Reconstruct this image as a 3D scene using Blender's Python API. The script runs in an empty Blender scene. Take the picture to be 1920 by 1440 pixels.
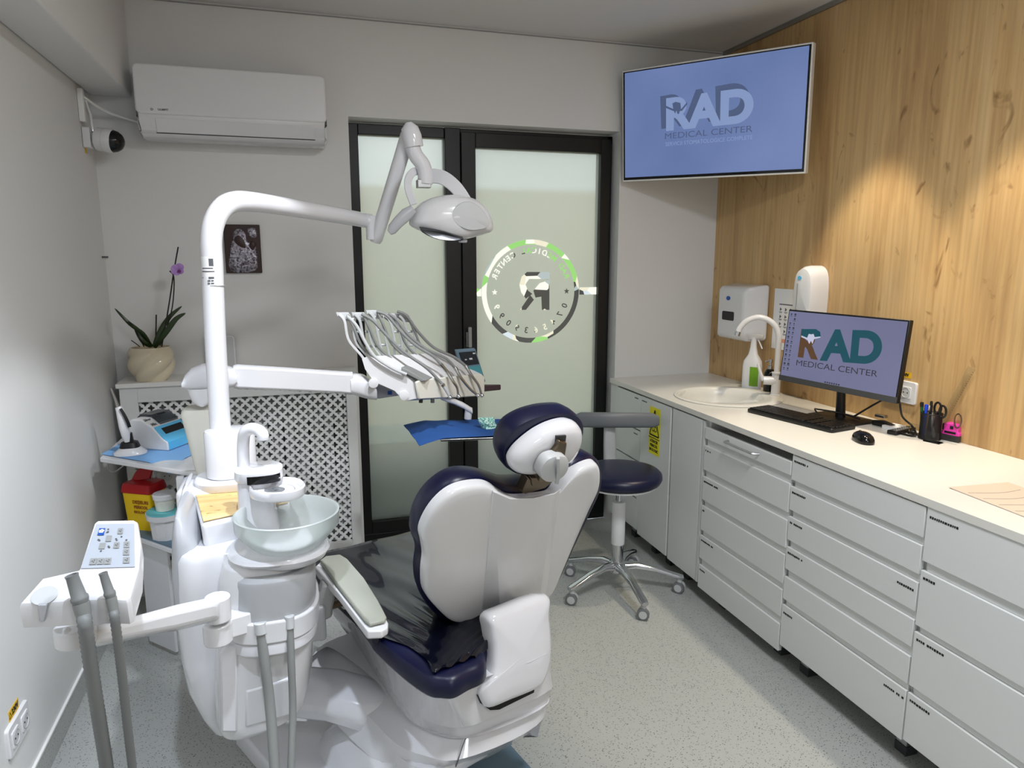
import bpy, bmesh, math, random
from mathutils import Vector, Matrix
random.seed(7)
S = bpy.context.scene
COL = S.collection
# ------------------------------------------------------------------ camera
YAW, PITCH, FOC, HC = .3002, .178, 1332.6, 1.52
cam_d = bpy.data.cameras.new('camera'); cam_o = bpy.data.objects.new('camera', cam_d); COL.objects.link(cam_o)
cam_d.sensor_width = 36; cam_d.lens = 36 * FOC / 1920; cam_d.clip_start = .02
cam_o.location = (0, 0, HC); cam_o.rotation_euler = (math.pi / 2 - PITCH, 0, -YAW)
S.camera = cam_o
# ------------------------------------------------------------------ exposure and world
S.view_settings.view_transform = 'Standard'; S.view_settings.look = 'None'
S.view_settings.exposure = 0; S.view_settings.gamma = 1; S.view_settings.use_curve_mapping = False
S.cycles.sample_clamp_indirect = 4; S.cycles.max_bounces = 10; S.cycles.use_denoising = True
w = bpy.data.worlds.new('world'); S.world = w; w.use_nodes = True
w.node_tree.nodes['Background'].inputs[0].default_value = (.80, .90, 1, 1)
w.node_tree.nodes['Background'].inputs[1].default_value = 1.75
# ------------------------------------------------------------------ spots of the room and two added fill lights
def lamp(kind, name, loc, to, power, col=(1, 1, 1), size=.1, angle=60, blend=.5):
    d = bpy.data.lights.new(name, kind); o = bpy.data.objects.new(name, d); COL.objects.link(o)
    d.energy = power; d.color = col; o.location = loc
    o.rotation_euler = (Vector(to) - Vector(loc)).to_track_quat('-Z', 'Y').to_euler()
    if kind == 'SPOT': d.spot_size = math.radians(angle); d.spot_blend = blend; d.shadow_soft_size = size
    if kind == 'AREA': d.shape = 'DISK'; d.size = size
    return o
#LAMPS#
lamp('AREA', 'added_ceiling_fill', (1.05, .9, 2.57), (1.0, .9, 0), 36, (.92, .95, 1), .5)  # added soft fill overhead, not a fixture of the room
lamp('AREA', 'added_rear_fill', (.7, -.9, 2.57), (.6, -.3, 0), 23, (.90, .94, 1), .6)  # unseen fill added behind the camera to lift the general brightness
lamp('SPOT', 'worktop_spot', (1.98, 2.38, 2.42), (1.99, 2.38, .85), 50, (1, .87, .68), .03, 63, .35)
lamp('SPOT', 'worktop_spot_near', (1.98, 1.76, 2.42), (1.99, 1.76, .85), 48, (1, .87, .68), .03, 63, .35)
lamp("SPOT", "unit_spot", (.25, 1.5, 2.5), (-.26, 2.5, .3), 92, (.90, .94, 1), .025, 50, .3)
lamp('SPOT', 'left_wall_spot', (-.1, 1.1, 2.5), (-.72, 1.75, .35), 98, (.76, .85, 1), .03, 68, .8)
# ------------------------------------------------------------------ pixel rays (for measuring: a pixel of the photo on a real plane)
_cy, _sy, _cp, _sp = math.cos(YAW), math.sin(YAW), math.cos(PITCH), math.sin(PITCH)
FW = Vector((_sy * _cp, _cy * _cp, -_sp)); RT = Vector((_cy, -_sy, 0)); DN = FW.cross(RT)
CAM = Vector((0, 0, HC))
def ray(u, v): return RT * ((u - 960) / FOC) + DN * ((v - 720) / FOC) + FW
def P(u, v, X=None, Y=None, Z=None):
    d = ray(u, v)
    t = X / d.x if X is not None else (Y / d.y if Y is not None else (Z - HC) / d.z)
    return CAM + d * t
def hit(u, v, o, n):
    d = ray(u, v); return CAM + d * ((Vector(o) - CAM).dot(n) / d.dot(n))
V = Vector
ZU = V((0, 0, 1))
# ------------------------------------------------------------------ materials
def lin(c): return tuple((x / 12.92 if x <= .04045 else ((x + .055) / 1.055) ** 2.4) for x in [k / 255 for k in c]) + (1,)
M = {}
def mat(name, c, rough=.5, metal=0, emit=0, trans=0, alpha=1, coat=0, ior=1.45, spec=None):
    m = bpy.data.materials.new(name); m.use_nodes = True; b = m.node_tree.nodes['Principled BSDF']
    b.inputs['Base Color'].default_value = lin(c); b.inputs['Roughness'].default_value = rough
    b.inputs['Metallic'].default_value = metal; b.inputs['IOR'].default_value = ior
    b.inputs['Transmission Weight'].default_value = trans; b.inputs['Alpha'].default_value = alpha
    b.inputs['Coat Weight'].default_value = coat
    if spec is not None: b.inputs['Specular IOR Level'].default_value = spec
    if emit: b.inputs['Emission Color'].default_value = lin(c); b.inputs['Emission Strength'].default_value = emit
    M[name] = m; return m
def nodes(m): return m.node_tree.nodes, m.node_tree.links, m.node_tree.nodes['Principled BSDF']
def ramp(N, stops):
    r = N.new('ShaderNodeValToRGB'); e = r.color_ramp.elements
    while len(e) < len(stops): e.new(.5)
    for i, (p, c) in enumerate(stops): e[i].position = p; e[i].color = c if len(c) == 4 else c + (1,)
    return r
def noise_bump(m, scale=60, strength=.1, dist=.002, stretch=None):
    N, L, b = nodes(m); t = N.new('ShaderNodeTexCoord'); n = N.new('ShaderNodeTexNoise'); n.inputs['Scale'].default_value = scale
    n.inputs['Detail'].default_value = 4
    if stretch:
        mp = N.new('ShaderNodeMapping'); mp.inputs['Scale'].default_value = stretch; L.new(t.outputs['Object'], mp.inputs[0]); L.new(mp.outputs[0], n.inputs['Vector'])
    else: L.new(t.outputs['Object'], n.inputs['Vector'])
    bp = N.new('ShaderNodeBump'); bp.inputs['Strength'].default_value = strength; bp.inputs['Distance'].default_value = dist
    L.new(n.outputs['Fac'], bp.inputs['Height']); L.new(bp.outputs[0], b.inputs['Normal'])
mat('plaster', (222, 222, 220), .6); noise_bump(M['plaster'], 25, .15, .001)
mat('plaster_ceiling', (214, 212, 210), .75)
mat('white_plastic', (222, 222, 223), .22, coat=.3)
mat('gloss_white', (222, 222, 225), .1, coat=.5)
mat('offwhite', (226, 224, 212), .25)
mat('laminate', (224, 226, 224), .33); mat('laminate_edge', (206, 208, 206), .5)
mat('worktop', (226, 224, 216), .28)
mat('grey_plastic', (150, 152, 150), .35); mat('light_grey', (196, 198, 198), .35)
mat('cool_grey', (178, 180, 184), .25); mat('keypad_grey', (176, 182, 190), .4); mat('putty', (156, 158, 146), .4)
mat('hose', (134, 136, 134), .45); mat('dark_hose', (122, 125, 124), .5)
mat('navy', (9, 13, 48), .36); noise_bump(M['navy'], 400, .08, .0005)
mat('black', (14, 14, 15), .4); mat('black_gloss', (10, 10, 12), .12); mat('black_frame', (7, 7, 8), .42)
mat('chrome', (205, 208, 212), .12, 1); mat('steel', (170, 170, 168), .28, 1); mat('bronze', (120, 108, 92), .35, 1)
mat('aluminium', (190, 192, 194), .4, 1); mat('rubber', (60, 62, 64), .7); mat('tyre', (112, 114, 116), .6)
mat('cream', (224, 212, 184), .12, coat=.5)
mat('leaf', (40, 58, 24), .35); mat('stem', (26, 24, 22), .6); mat('soil', (60, 46, 36), .9); mat('petal', (178, 138, 204), .5); mat('petal_dark', (120, 40, 110), .5)
mat('red', (170, 10, 18), .35); mat('yellow', (236, 196, 12), .4); mat('sign_yellow', (242, 232, 20), .5); mat('orange_yellow', (230, 184, 30), .5)
mat('aqua', (96, 184, 188), .35); mat('blue_sheet', (128, 178, 228), .8); mat('blue_cloth', (30, 78, 142), .85)
mat('sky_blue', (92, 186, 232), .3); mat('blue_label', (34, 84, 168), .4); mat('pink', (236, 66, 176), .35); mat('cyan_btn', (60, 140, 170), .4)
mat('paper', (234, 234, 234), .8); mat('ink', (24, 24, 26), .7); mat('ink_grey', (90, 92, 96), .7); mat('icon_brown', (48, 24, 20), .45)
mat('dark_brown', (60, 40, 44), .4); mat('pen_green', (20, 84, 40), .3); mat('pen_blue', (30, 70, 200), .3); mat('purple', (70, 56, 150), .4)
mat('steel_blue', (96, 120, 136), .5); mat('key_teal', (70, 140, 150), .4); mat('salmon', (226, 150, 120), .8)
mat('white_trim', (236, 236, 232), .4)
mat('clear', (235, 240, 242), .05, trans=1, ior=1.2); mat('smoke_clear', (120, 128, 136), .08, trans=.85, ior=1.3)
mat('frost_cover', (176, 178, 180), .3)
m = mat('frost_bowl', (242, 248, 246), .3, trans=.72, ior=1.1)
mat('lens', (92, 94, 98), .22, .7)
mat('led', (255, 238, 214), .3, emit=1.0)
# fabric-like silver relief of the icon
m = mat('silver_relief', (150, 146, 152), .35, .7); N, L, b = nodes(m)
t = N.new('ShaderNodeTexCoord'); n = N.new('ShaderNodeTexNoise'); n.inputs['Scale'].default_value = 70; n.inputs['Detail'].default_value = 6; n.inputs['Distortion'].default_value = 1.5
L.new(t.outputs['Object'], n.inputs['Vector']); r = ramp(N, [(.35, lin((56, 44, 50))), (.62, lin((176, 172, 182)))]); L.new(n.outputs['Fac'], r.inputs[0]); L.new(r.outputs[0], b.inputs['Base Color'])
bp = N.new('ShaderNodeBump'); bp.inputs['Strength'].default_value = .6; bp.inputs['Distance'].default_value = .003; L.new(n.outputs['Fac'], bp.inputs['Height']); L.new(bp.outputs[0], b.inputs['Normal'])
# speckled vinyl floor
m = mat('vinyl', (176, 180, 172), .3); N, L, b = nodes(m); t = N.new('ShaderNodeTexCoord')
def specks(scale, thr, keep):
    mp = N.new('ShaderNodeMapping'); mp.inputs['Scale'].default_value = (1, 1.6, 1); mp.inputs['Rotation'].default_value = (0, 0, scale)
    L.new(t.outputs['Object'], mp.inputs[0])
    v = N.new('ShaderNodeTexVoronoi'); v.inputs['Scale'].default_value = scale; L.new(mp.outputs[0], v.inputs['Vector'])
    lt = N.new('ShaderNodeMath'); lt.operation = 'LESS_THAN'; lt.inputs[1].default_value = thr; L.new(v.outputs['Distance'], lt.inputs[0])
    sx = N.new('ShaderNodeSeparateXYZ'); L.new(v.outputs['Color'], sx.inputs[0])
    g = N.new('ShaderNodeMath'); g.operation = 'LESS_THAN'; g.inputs[1].default_value = keep; L.new(sx.outputs[0], g.inputs[0])
    mu = N.new('ShaderNodeMath'); mu.operation = 'MULTIPLY'; L.new(lt.outputs[0], mu.inputs[0]); L.new(g.outputs[0], mu.inputs[1]); return mu.outputs[0]
cur = None
for sc, thr, keep, c in ((160, .28, .3, (88, 90, 90)), (230, .26, .12, (192, 193, 191)), (105, .22, .36, (48, 48, 48))):
    mx = N.new('ShaderNodeMix'); mx.data_type = 'RGBA'; L.new(specks(sc, thr, keep), mx.inputs[0]); mx.inputs[7].default_value = lin(c)
    if cur is None: mx.inputs[6].default_value = lin((170, 172, 168))
    else: L.new(cur, mx.inputs[6])
    cur = mx.outputs[2]
L.new(cur, b.inputs['Base Color'])
# oak panel
def wood(name, ca, cb, cc, sc=1.0, axis='Z'):
    m = mat(name, ca, .45); N, L, b = nodes(m); t = N.new('ShaderNodeTexCoord')
    def st(s, kx, kz):
        mp = N.new('ShaderNodeMapping'); k = {'Z': (kx, kx, kz), 'X': (kz, kx, kx), 'Y': (kx, kz, kx)}[axis]
        mp.inputs['Scale'].default_value = tuple(q * s for q in k); L.new(t.outputs['Object'], mp.inputs[0]); return mp
    n1 = N.new('ShaderNodeTexNoise'); n1.inputs['Scale'].default_value = 1; n1.inputs['Detail'].default_value = 8; n1.inputs['Roughness'].default_value = .65; n1.inputs['Distortion'].default_value = .6
    L.new(st(sc, 5, .55).outputs[0], n1.inputs['Vector'])
    n2 = N.new('ShaderNodeTexNoise'); n2.inputs['Scale'].default_value = 1; n2.inputs['Detail'].default_value = 5; L.new(st(sc, 60, 1.6).outputs[0], n2.inputs['Vector'])
    n3 = N.new('ShaderNodeTexNoise'); n3.inputs['Scale'].default_value = 1; n3.inputs['Detail'].default_value = 3; n3.inputs['Distortion'].default_value = 2.0; L.new(st(sc, 9, 4.5).outputs[0], n3.inputs['Vector'])
    r1 = ramp(N, [(.3, lin(cb)), (.5, lin(ca)), (.72, lin(cc))]); L.new(n1.outputs['Fac'], r1.inputs[0])
    r2 = ramp(N, [(.35, (.62, .6, .56)), (.6, (1, 1, 1))]); L.new(n2.outputs['Fac'], r2.inputs[0])
    r3 = ramp(N, [(.27, (.36, .28, .2)), (.37, (1, 1, 1))]); L.new(n3.outputs['Fac'], r3.inputs[0])
    m1 = N.new('ShaderNodeMix'); m1.data_type = 'RGBA'; m1.blend_type = 'MULTIPLY'; m1.inputs[0].default_value = .45; L.new(r1.outputs[0], m1.inputs[6]); L.new(r2.outputs[0], m1.inputs[7])
    m2 = N.new('ShaderNodeMix'); m2.data_type = 'RGBA'; m2.blend_type = 'MULTIPLY'; m2.inputs[0].default_value = .7; L.new(m1.outputs[2], m2.inputs[6]); L.new(r3.outputs[0], m2.inputs[7])
    L.new(m2.outputs[2], b.inputs['Base Color'])
wood('oak', (202, 166, 114), (172, 134, 88), (218, 186, 136))
wood('oak_light', (236, 198, 132), (222, 180, 112), (244, 214, 156), 3, 'X')
# perforated white screen: quatrefoil holes are really open (transparent)
m = mat('screen', (236, 238, 236), .4); N, L, b = nodes(m); t = N.new('ShaderNodeTexCoord'); sp = N.new('ShaderNodeSeparateXYZ'); L.new(t.outputs['Object'], sp.inputs[0])
def mth(op, a, bb=None, c=None):
    n = N.new('ShaderNodeMath'); n.operation = op
    for i, q in enumerate((a, bb, c)):
        if q is None: continue
        if isinstance(q, (int, float)): n.inputs[i].default_value = q
        else: L.new(q, n.inputs[i])
    return n.outputs[0]
def lattice(off):
    fs = []
    for o in (0, 2):
        q = mth('MULTIPLY_ADD', sp.outputs[o], 1 / .0455, off + 50); fs.append(mth('SUBTRACT', mth('FRACT', q), .5))
    def ell(a, c):
        x = mth('POWER', mth('ABSOLUTE', mth('DIVIDE', fs[0], a)), 2.4); y = mth('POWER', mth('ABSOLUTE', mth('DIVIDE', fs[1], c)), 2.4)
        return mth('LESS_THAN', mth('ADD', x, y), 1)
    return mth('MAXIMUM', ell(.31, .125), ell(.125, .31))
hole = mth('MAXIMUM', lattice(0), lattice(.5))
tr = N.new('ShaderNodeBsdfTransparent'); mx = N.new('ShaderNodeMixShader'); L.new(hole, mx.inputs[0]); L.new(b.outputs[0], mx.inputs[1]); L.new(tr.outputs[0], mx.inputs[2])
L.new(mx.outputs[0], N['Material Output'].inputs[0])
# frosted door film: part diffusing, part rough see-through
m = bpy.data.materials.new('frosted_glass'); m.use_nodes = True; M['frosted_glass'] = m; N, L = m.node_tree.nodes, m.node_tree.links
N.remove(N['Principled BSDF']); td = N.new('ShaderNodeBsdfTranslucent'); td.inputs[0].default_value = lin((230, 232, 222))
rf = N.new('ShaderNodeBsdfRefraction'); rf.inputs['Roughness'].default_value = .6; rf.inputs['IOR'].default_value = 1.02; rf.inputs[0].default_value = lin((242, 242, 236))
gl = N.new('ShaderNodeBsdfGlossy'); gl.inputs['Roughness'].default_value = .25; gl.inputs[0].default_value = (.8, .8, .8, 1)
df = N.new('ShaderNodeBsdfDiffuse'); df.inputs[0].default_value = lin((190, 200, 190))
m1 = N.new('ShaderNodeMixShader'); m1.inputs[0].default_value = .62; L.new(td.outputs[0], m1.inputs[1]); L.new(rf.outputs[0], m1.inputs[2])
m3 = N.new('ShaderNodeMixShader'); m3.inputs[0].default_value = .15; L.new(m1.outputs[0], m3.inputs[1]); L.new(df.outputs[0], m3.inputs[2])
m2 = N.new('ShaderNodeMixShader'); m2.inputs[0].default_value = .04; L.new(m3.outputs[0], m2.inputs[1]); L.new(gl.outputs[0], m2.inputs[2]); L.new(m2.outputs[0], N['Material Output'].inputs[0])
def screen_mat(name, ca, cb, k=1.0):
    m = mat(name, ca, .25, emit=k); N, L, b = nodes(m); b.inputs['Base Color'].default_value = (.01, .01, .015, 1)
    t = N.new('ShaderNodeTexCoord'); n = N.new('ShaderNodeTexNoise'); n.inputs['Scale'].default_value = 1.6; n.inputs['Detail'].default_value = 2
    L.new(t.outputs['Object'], n.inputs['Vector']); r = ramp(N, [(.3, lin(ca)), (.7, lin(cb))]); L.new(n.outputs['Fac'], r.inputs[0]); L.new(r.outputs[0], b.inputs['Emission Color']); return m
screen_mat('tv_screen', (92, 112, 158), (112, 130, 178)); screen_mat('monitor_screen', (104, 106, 136), (118, 120, 150))
mat('tv_text', (128, 148, 190), .4, emit=1); mat('tv_text_dark', (74, 88, 122), .4, emit=1); mat('logo_teal', (0, 72, 86), .4, emit=1); mat('logo_brown', (86, 58, 34), .4, emit=1); mat('logo_dark', (44, 46, 60), .4, emit=1); mat('logo_white', (190, 192, 214), .4, emit=1)
mat('device_screen', (16, 24, 34), .2, emit=.5)
for k in ('tv_text', 'tv_text_dark', 'logo_teal', 'logo_brown', 'logo_dark', 'logo_white', 'device_screen'): nodes(M[k])[2].inputs['Base Color'].default_value = (.01, .01, .01, 1)
# ------------------------------------------------------------------ geometry collector
class G:
    def __init__(s): s.v = []; s.f = []
    def add(s, vs, fs):
        k = len(s.v); s.v += [V(p) for p in vs]; s.f += [[i + k for i in f] for f in fs]; return s
    def box(s, x0, x1, y0, y1, z0, z1):
        return s.add([(x0, y0, z0), (x1, y0, z0), (x1, y1, z0), (x0, y1, z0), (x0, y0, z1), (x1, y0, z1), (x1, y1, z1), (x0, y1, z1)],
                     [(0, 3, 2, 1), (4, 5, 6, 7), (0, 1, 5, 4), (1, 2, 6, 5), (2, 3, 7, 6), (3, 0, 4, 7)])
    def obox(s, c, ax, ay, az, hx, hy, hz):
        c = V(c); ax, ay, az = V(ax) * hx, V(ay) * hy, V(az) * hz
        return s.add([c - ax - ay - az, c + ax - ay - az, c + ax + ay - az, c - ax + ay - az, c - ax - ay + az, c + ax - ay + az, c + ax + ay + az, c - ax + ay + az],
                     [(0, 3, 2, 1), (4, 5, 6, 7), (0, 1, 5, 4), (1, 2, 6, 5), (2, 3, 7, 6), (3, 0, 4, 7)])
    def prism(s, pts, ext):
        n = len(pts); ext = V(ext); a = [V(p) for p in pts]
        return s.add(a + [p + ext for p in a], [list(range(n))[::-1], [n + i for i in range(n)]] + [(i, (i + 1) % n, n + (i + 1) % n, n + i) for i in range(n)])
    def loft(s, secs, cap=True, closed=False):
        n = len(secs[0]); vs = [p for c in secs for p in c]; fs = []
        R_ = len(secs)
        for k in range(R_ if closed else R_ - 1):
            for i in range(n): fs.append((k * n + i, k * n + (i + 1) % n, ((k + 1) % R_) * n + (i + 1) % n, ((k + 1) % R_) * n + i))
        if cap and not closed: fs += [list(range(n))[::-1], [(R_ - 1) * n + i for i in range(n)]]
        return s.add(vs, fs)
    def tube(s, path, r, n=12, cap=True, closed=False, sq=1.0):
        p = [V(q) for q in path]; m_ = len(p); secs = []; nrm = None
        for i in range(m_):
            if closed: t = p[(i + 1) % m_] - p[i - 1]
            else: t = p[min(i + 1, m_ - 1)] - p[max(i - 1, 0)]
            t.normalize()
            if nrm is None:
                nrm = t.cross(ZU)
                if nrm.length < .1: nrm = t.cross(V((0, 1, 0)))
            nrm = nrm - t * nrm.dot(t); nrm.normalize(); bi = t.cross(nrm)
            rr = r[i] if isinstance(r, (list, tuple)) else r
            secs.append([p[i] + (nrm * math.cos(a) + bi * math.sin(a) * sq) * rr for a in [2 * math.pi * k / n for k in range(n)]])
        return s.loft(secs, cap, closed)
    def lathe(s, prof, c=(0, 0, 0), n=32, ax=(1, 0, 0), ay=(0, 1, 0), az=(0, 0, 1), ex=1.0, ey=1.0):
        c, ax, ay, az = V(c), V(ax), V(ay), V(az)
        return s.loft([[c + ax * (max(r, 1e-4) * ex * math.cos(a)) + ay * (max(r, 1e-4) * ey * math.sin(a)) + az * z for a in [2 * math.pi * k / n for k in range(n)]] for r, z in prof])
    def shell(s, out, c, nrm, seq, disp=None):
        c, nrm = V(c), V(nrm); secs = []
        for f, h in seq:
            f = max(f, 1e-3); ring = []
            for p in out:
                q = c + (V(p) - c) * f; d = h + (disp(q, h) if disp else 0); ring.append(q + nrm * d)
            secs.append(ring)
        return s.loft(secs)
    def sphere(s, c, r, n=16, sq=(1, 1, 1)):
        c = V(c); return s.loft([[c + V((r * sq[0] * math.sin(a) * math.cos(b), r * sq[1] * math.sin(a) * math.sin(b), r * sq[2] * math.cos(a))) for b in [2 * math.pi * k / n for k in range(n)]] for a in [max(1e-3, min(math.pi - 1e-3, math.pi * j / (n // 2))) for j in range(n // 2 + 1)]])
def spline(pts, k=5, closed=True):
    p = [V(q) for q in pts]; n = len(p); out = []
    for i in range(n if closed else n - 1):
        a = p[(i - 1) % n] if closed or i else p[0]; b = p[i]; c = p[(i + 1) % n]; d = p[(i + 2) % n] if closed or i + 2 < n else p[-1]
        for j in range(k):
            t = j / k; out.append(((b * 2) + (c - a) * t + (a * 2 - b * 5 + c * 4 - d) * t * t + (b * 3 - a - c * 3 + d) * t ** 3) * .5)
    if not closed: out.append(p[-1])
    return out
def sring(c, ax, ay, a, b, e=2.0, n=32):
    c, ax, ay = V(c), V(ax), V(ay); o = []
    for k in range(n):
        t = 2 * math.pi * k / n; x, y = math.cos(t), math.sin(t)
        o.append(c + ax * (a * math.copysign(abs(x) ** (2 / e), x)) + ay * (b * math.copysign(abs(y) ** (2 / e), y)))
    return o
ORG = {}
def obj(name, g, m, parent=None, smooth=True, bevel=0, seg=2, sub=0, angle=40):
    me = bpy.data.meshes.new(name)
    if parent is not None: o0 = ORG[parent]
    else:
        xs = [p.x for p in g.v]; ys = [p.y for p in g.v]; zs = [p.z for p in g.v]; o0 = V(((min(xs) + max(xs)) / 2, (min(ys) + max(ys)) / 2, min(zs)))
    me.from_pydata([p - o0 for p in g.v], [], [list(f) for f in g.f]); me.update()
    bm = bmesh.new(); bm.from_mesh(me); bmesh.ops.recalc_face_normals(bm, faces=bm.faces); bm.to_mesh(me); bm.free()
    ms = m if isinstance(m, (list, tuple)) else [m]
    for q in ms: me.materials.append(M[q])
    o = bpy.data.objects.new(name, me); COL.objects.link(o)
    if parent is not None: o.parent = parent
    else: o.location = o0
    ORG[o] = o0
    if smooth:
        me.polygons.foreach_set('use_smooth', [True] * len(me.polygons)); me.set_sharp_from_angle(angle=math.radians(angle))
    if bevel:
        b = o.modifiers.new('bevel', 'BEVEL'); b.width = bevel; b.segments = seg; b.limit_method = 'ANGLE'; b.angle_limit = math.radians(30)
    if sub:
        b = o.modifiers.new('sub', 'SUBSURF'); b.levels = sub; b.render_levels = sub
    return o
def thing(name, loc, label, cat, group=None):
    o = bpy.data.objects.new(name, None); COL.objects.link(o); o.location = loc; o.empty_display_size = .05; ORG[o] = V(loc)
    return tag(o, label, cat, group)
def tag(o, label, cat, group=None, kind=None):
    o['label'] = label; o['category'] = cat
    if group: o['group'] = group
    if kind: o['kind'] = kind
    return o
def struct(name, g, m, parent=None, **k):
    o = obj(name, g, m, parent, **k)
    if parent is None: o['kind'] = 'structure'
    return o
def text_g(g, s, size, o, right, up, bold=0, align='CENTER', thick=.0004, sx=1.0, bend=None):
    cu = bpy.data.curves.new('t', 'FONT'); cu.body = s; cu.size = size; cu.align_x = align; cu.align_y = 'CENTER'; cu.offset = bold; cu.extrude = thick; cu.resolution_u = 3
    ob = bpy.data.objects.new('t', cu); COL.objects.link(ob); bpy.context.view_layer.update()
    me = ob.to_mesh(); o, right, up = V(o), V(right).normalized(), V(up).normalized(); nn = right.cross(up)
    if bend:
        vs = [bend(p.co.x * sx, p.co.y) + nn * p.co.z for p in me.vertices]
    else: vs = [o + right * p.co.x * sx + up * p.co.y + nn * p.co.z for p in me.vertices]
    g.add(vs, [list(f.vertices) for f in me.polygons]); ob.to_mesh_clear()
    bpy.data.objects.remove(ob); bpy.data.curves.remove(cu); return g
def quad(g, a, b, c, d, th, nrm):
    nrm = V(nrm); return g.prism([a, b, c, d], nrm * th)
def rrect(o, U, W, w_, h_, r=.01, k=4):
    o, U, W = V(o), V(U), V(W); out = []
    for cx, cy, a0 in ((w_ / 2 - r, h_ / 2 - r, 0), (-w_ / 2 + r, h_ / 2 - r, 90), (-w_ / 2 + r, -h_ / 2 + r, 180), (w_ / 2 - r, -h_ / 2 + r, 270)):
        for j in range(k + 1):
            a = math.radians(a0 + 90 * j / k); out.append(o + U * (cx + r * math.cos(a)) + W * (cy + r * math.sin(a)))
    return out
# ================================================================== ROOM
XL, XR, YB, ZC = -.77, 2.3, 3.56, 2.6
YR = -1.3
struct('floor', G().box(XL, XR, YR, YB + .1, -.1, 0), 'vinyl', smooth=False)
struct('ceiling', G().box(XL - .1, XR + .1, YR - .1, YB + .25, ZC, ZC + .1), 'plaster_ceiling', smooth=False)
struct('wall_left', G().box(XL - .1, XL, YR, YB + .25, -.1, ZC), 'plaster', smooth=False)
struct('wall_right', G().box(XR, XR + .1, YR, YB + .25, -.1, ZC), 'oak', smooth=False)
struct('wall_rear', G().box(XL - .1, XR + .1, YR - .1, YR, -.1, ZC), 'plaster', smooth=False)
DL, DR, DT = .30, 1.70, 2.163
struct('wall_back', G().box(XL, DL, YB, YB + .25, -.1, ZC).box(DR, XR, YB, YB + .25, -.1, ZC).box(DL, DR, YB, YB + .25, DT, ZC), 'plaster', smooth=False)
struct('trim_1', G().box(XL, XL + .166, YR, YB, 2.19, ZC), 'plaster', bevel=.012, seg=3)       # boxed beam along the left wall
struct('trim_2', G().box(XR - .012, XR - .001, YR, YB, ZC - .022, ZC - .002), 'steel', smooth=False)
struct('shadow_gap_strip', G().box(XL + .17, XR - .02, YB - .006, YB - .001, ZC - .012, ZC - .008), 'grey_plastic', smooth=False)  # thin grey strip that paints in the shadow line below the ceiling
struct('baseboard_left', G().box(XL, XL + .004, YR, YB - .01, 0, .088), 'vinyl', smooth=False)
struct('trim_4', G().box(XL, XL + .008, YR, YB - .01, .088, .094), 'white_trim', smooth=False)
# door wall: fixed light at the left, tall sash at the right
YF = 3.66
def px(u, v, Y=YF): return P(u, v, Y=Y)
def zz(v, u=760, Y=YF): return P(u, v, Y=Y).z
zb = .056; zt = zz(229, 655) - .002
g = G(); fx = [DL, px(671, 250).x, px(833, 258).x, px(862, 260).x]
w1z0, w1z1 = zz(979, 697), zz(251, 672)
d = thing('door_1', ((DL + DR) / 2, YF, 0), 'black framed door wall with a fixed light and a tall sash of frosted glass', 'door'); d['kind'] = 'structure'
g.box(fx[0], fx[1], YF, YF + .07, zb, zt).box(fx[2], fx[3], YF - .01, YF + .07, zb, zt).box(fx[1], fx[2], YF, YF + .07, w1z1, zt).box(fx[1], fx[2], YF, YF + .07, zb, w1z0).box(DL, DR, YF + .0, YF + .1, 0, zb)
g.box(fx[3], DR, YF, YF + .07, zt - .04, zt).box(DR - .03, DR, YF, YF + .07, zb, zt)
obj('door_frame', g, 'black_frame', d, bevel=.003)
sx0, sx1, sx2, sx3 = fx[3], px(889, 275).x, px(1123, 290).x, DR - .02
sz1 = zt - .02; gz1 = zz(278, 892); g = G()
ys = YF - .03
g.box(sx0, sx1, ys, ys + .07, zb, sz1).box(sx2, sx3, ys, ys + .07, zb, sz1).box(sx1, sx2, ys, ys + .07, gz1, sz1).box(sx1, sx2, ys, ys + .07, zb, zb + .11)
sash = obj('door_sash', g, 'black_frame', d, bevel=.003)
obj('glass_pane', G().box(fx[1] - .005, fx[2] + .005, YF + .03, YF + .034, w1z0 - .005, w1z1 + .005), 'frosted_glass', d, smooth=False)
gp = obj('glass_pane', G().box(sx1 - .005, sx2 + .005, ys + .03, ys + .034, zb + .1, gz1 + .005), 'frosted_glass', d, smooth=False)
hx = P(878, 620, Y=ys).x
g = G().box(hx - .012, hx + .012, ys - .008, ys, zz(640, 878, ys) - .03, zz(640, 878, ys) + .05).box(hx - .009, hx + .009, ys - .045, ys - .03, zz(650, 880, ys), zz(612, 880, ys)).box(hx - .008, hx + .008, ys - .04, ys, zz(650, 880, ys), zz(645, 880, ys))
obj('door_handle', g, 'grey_plastic', d, bevel=.004)
# lettering laid on the sash film: street brightness painted in as glowing colour patches
m = mat('street_glow_paint', (240, 240, 230), .1, emit=1.05); N, L, b = nodes(m); b.inputs['Base Color'].default_value = (.02, .02, .02, 1)
t = N.new('ShaderNodeTexCoord'); mp = N.new('ShaderNodeMapping'); mp.inputs['Rotation'].default_value = (.2, .5, .3); L.new(t.outputs['Object'], mp.inputs[0])
vo = N.new('ShaderNodeTexVoronoi'); vo.inputs['Scale'].default_value = 9; L.new(mp.outputs[0], vo.inputs['Vector']); sx_ = N.new('ShaderNodeSeparateXYZ'); L.new(vo.outputs['Color'], sx_.inputs[0])
r = ramp(N, [(0, lin((250, 250, 236))), (.3, lin((214, 226, 232))), (.45, lin((70, 72, 70))), (.6, lin((236, 232, 206))), (.78, lin((176, 190, 190))), (.9, lin((150, 214, 120)))]); r.color_ramp.interpolation = 'CONSTANT'
L.new(sx_.outputs[0], r.inputs[0]); L.new(r.outputs[0], b.inputs['Emission Color'])
yl = ys + .0285
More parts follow.
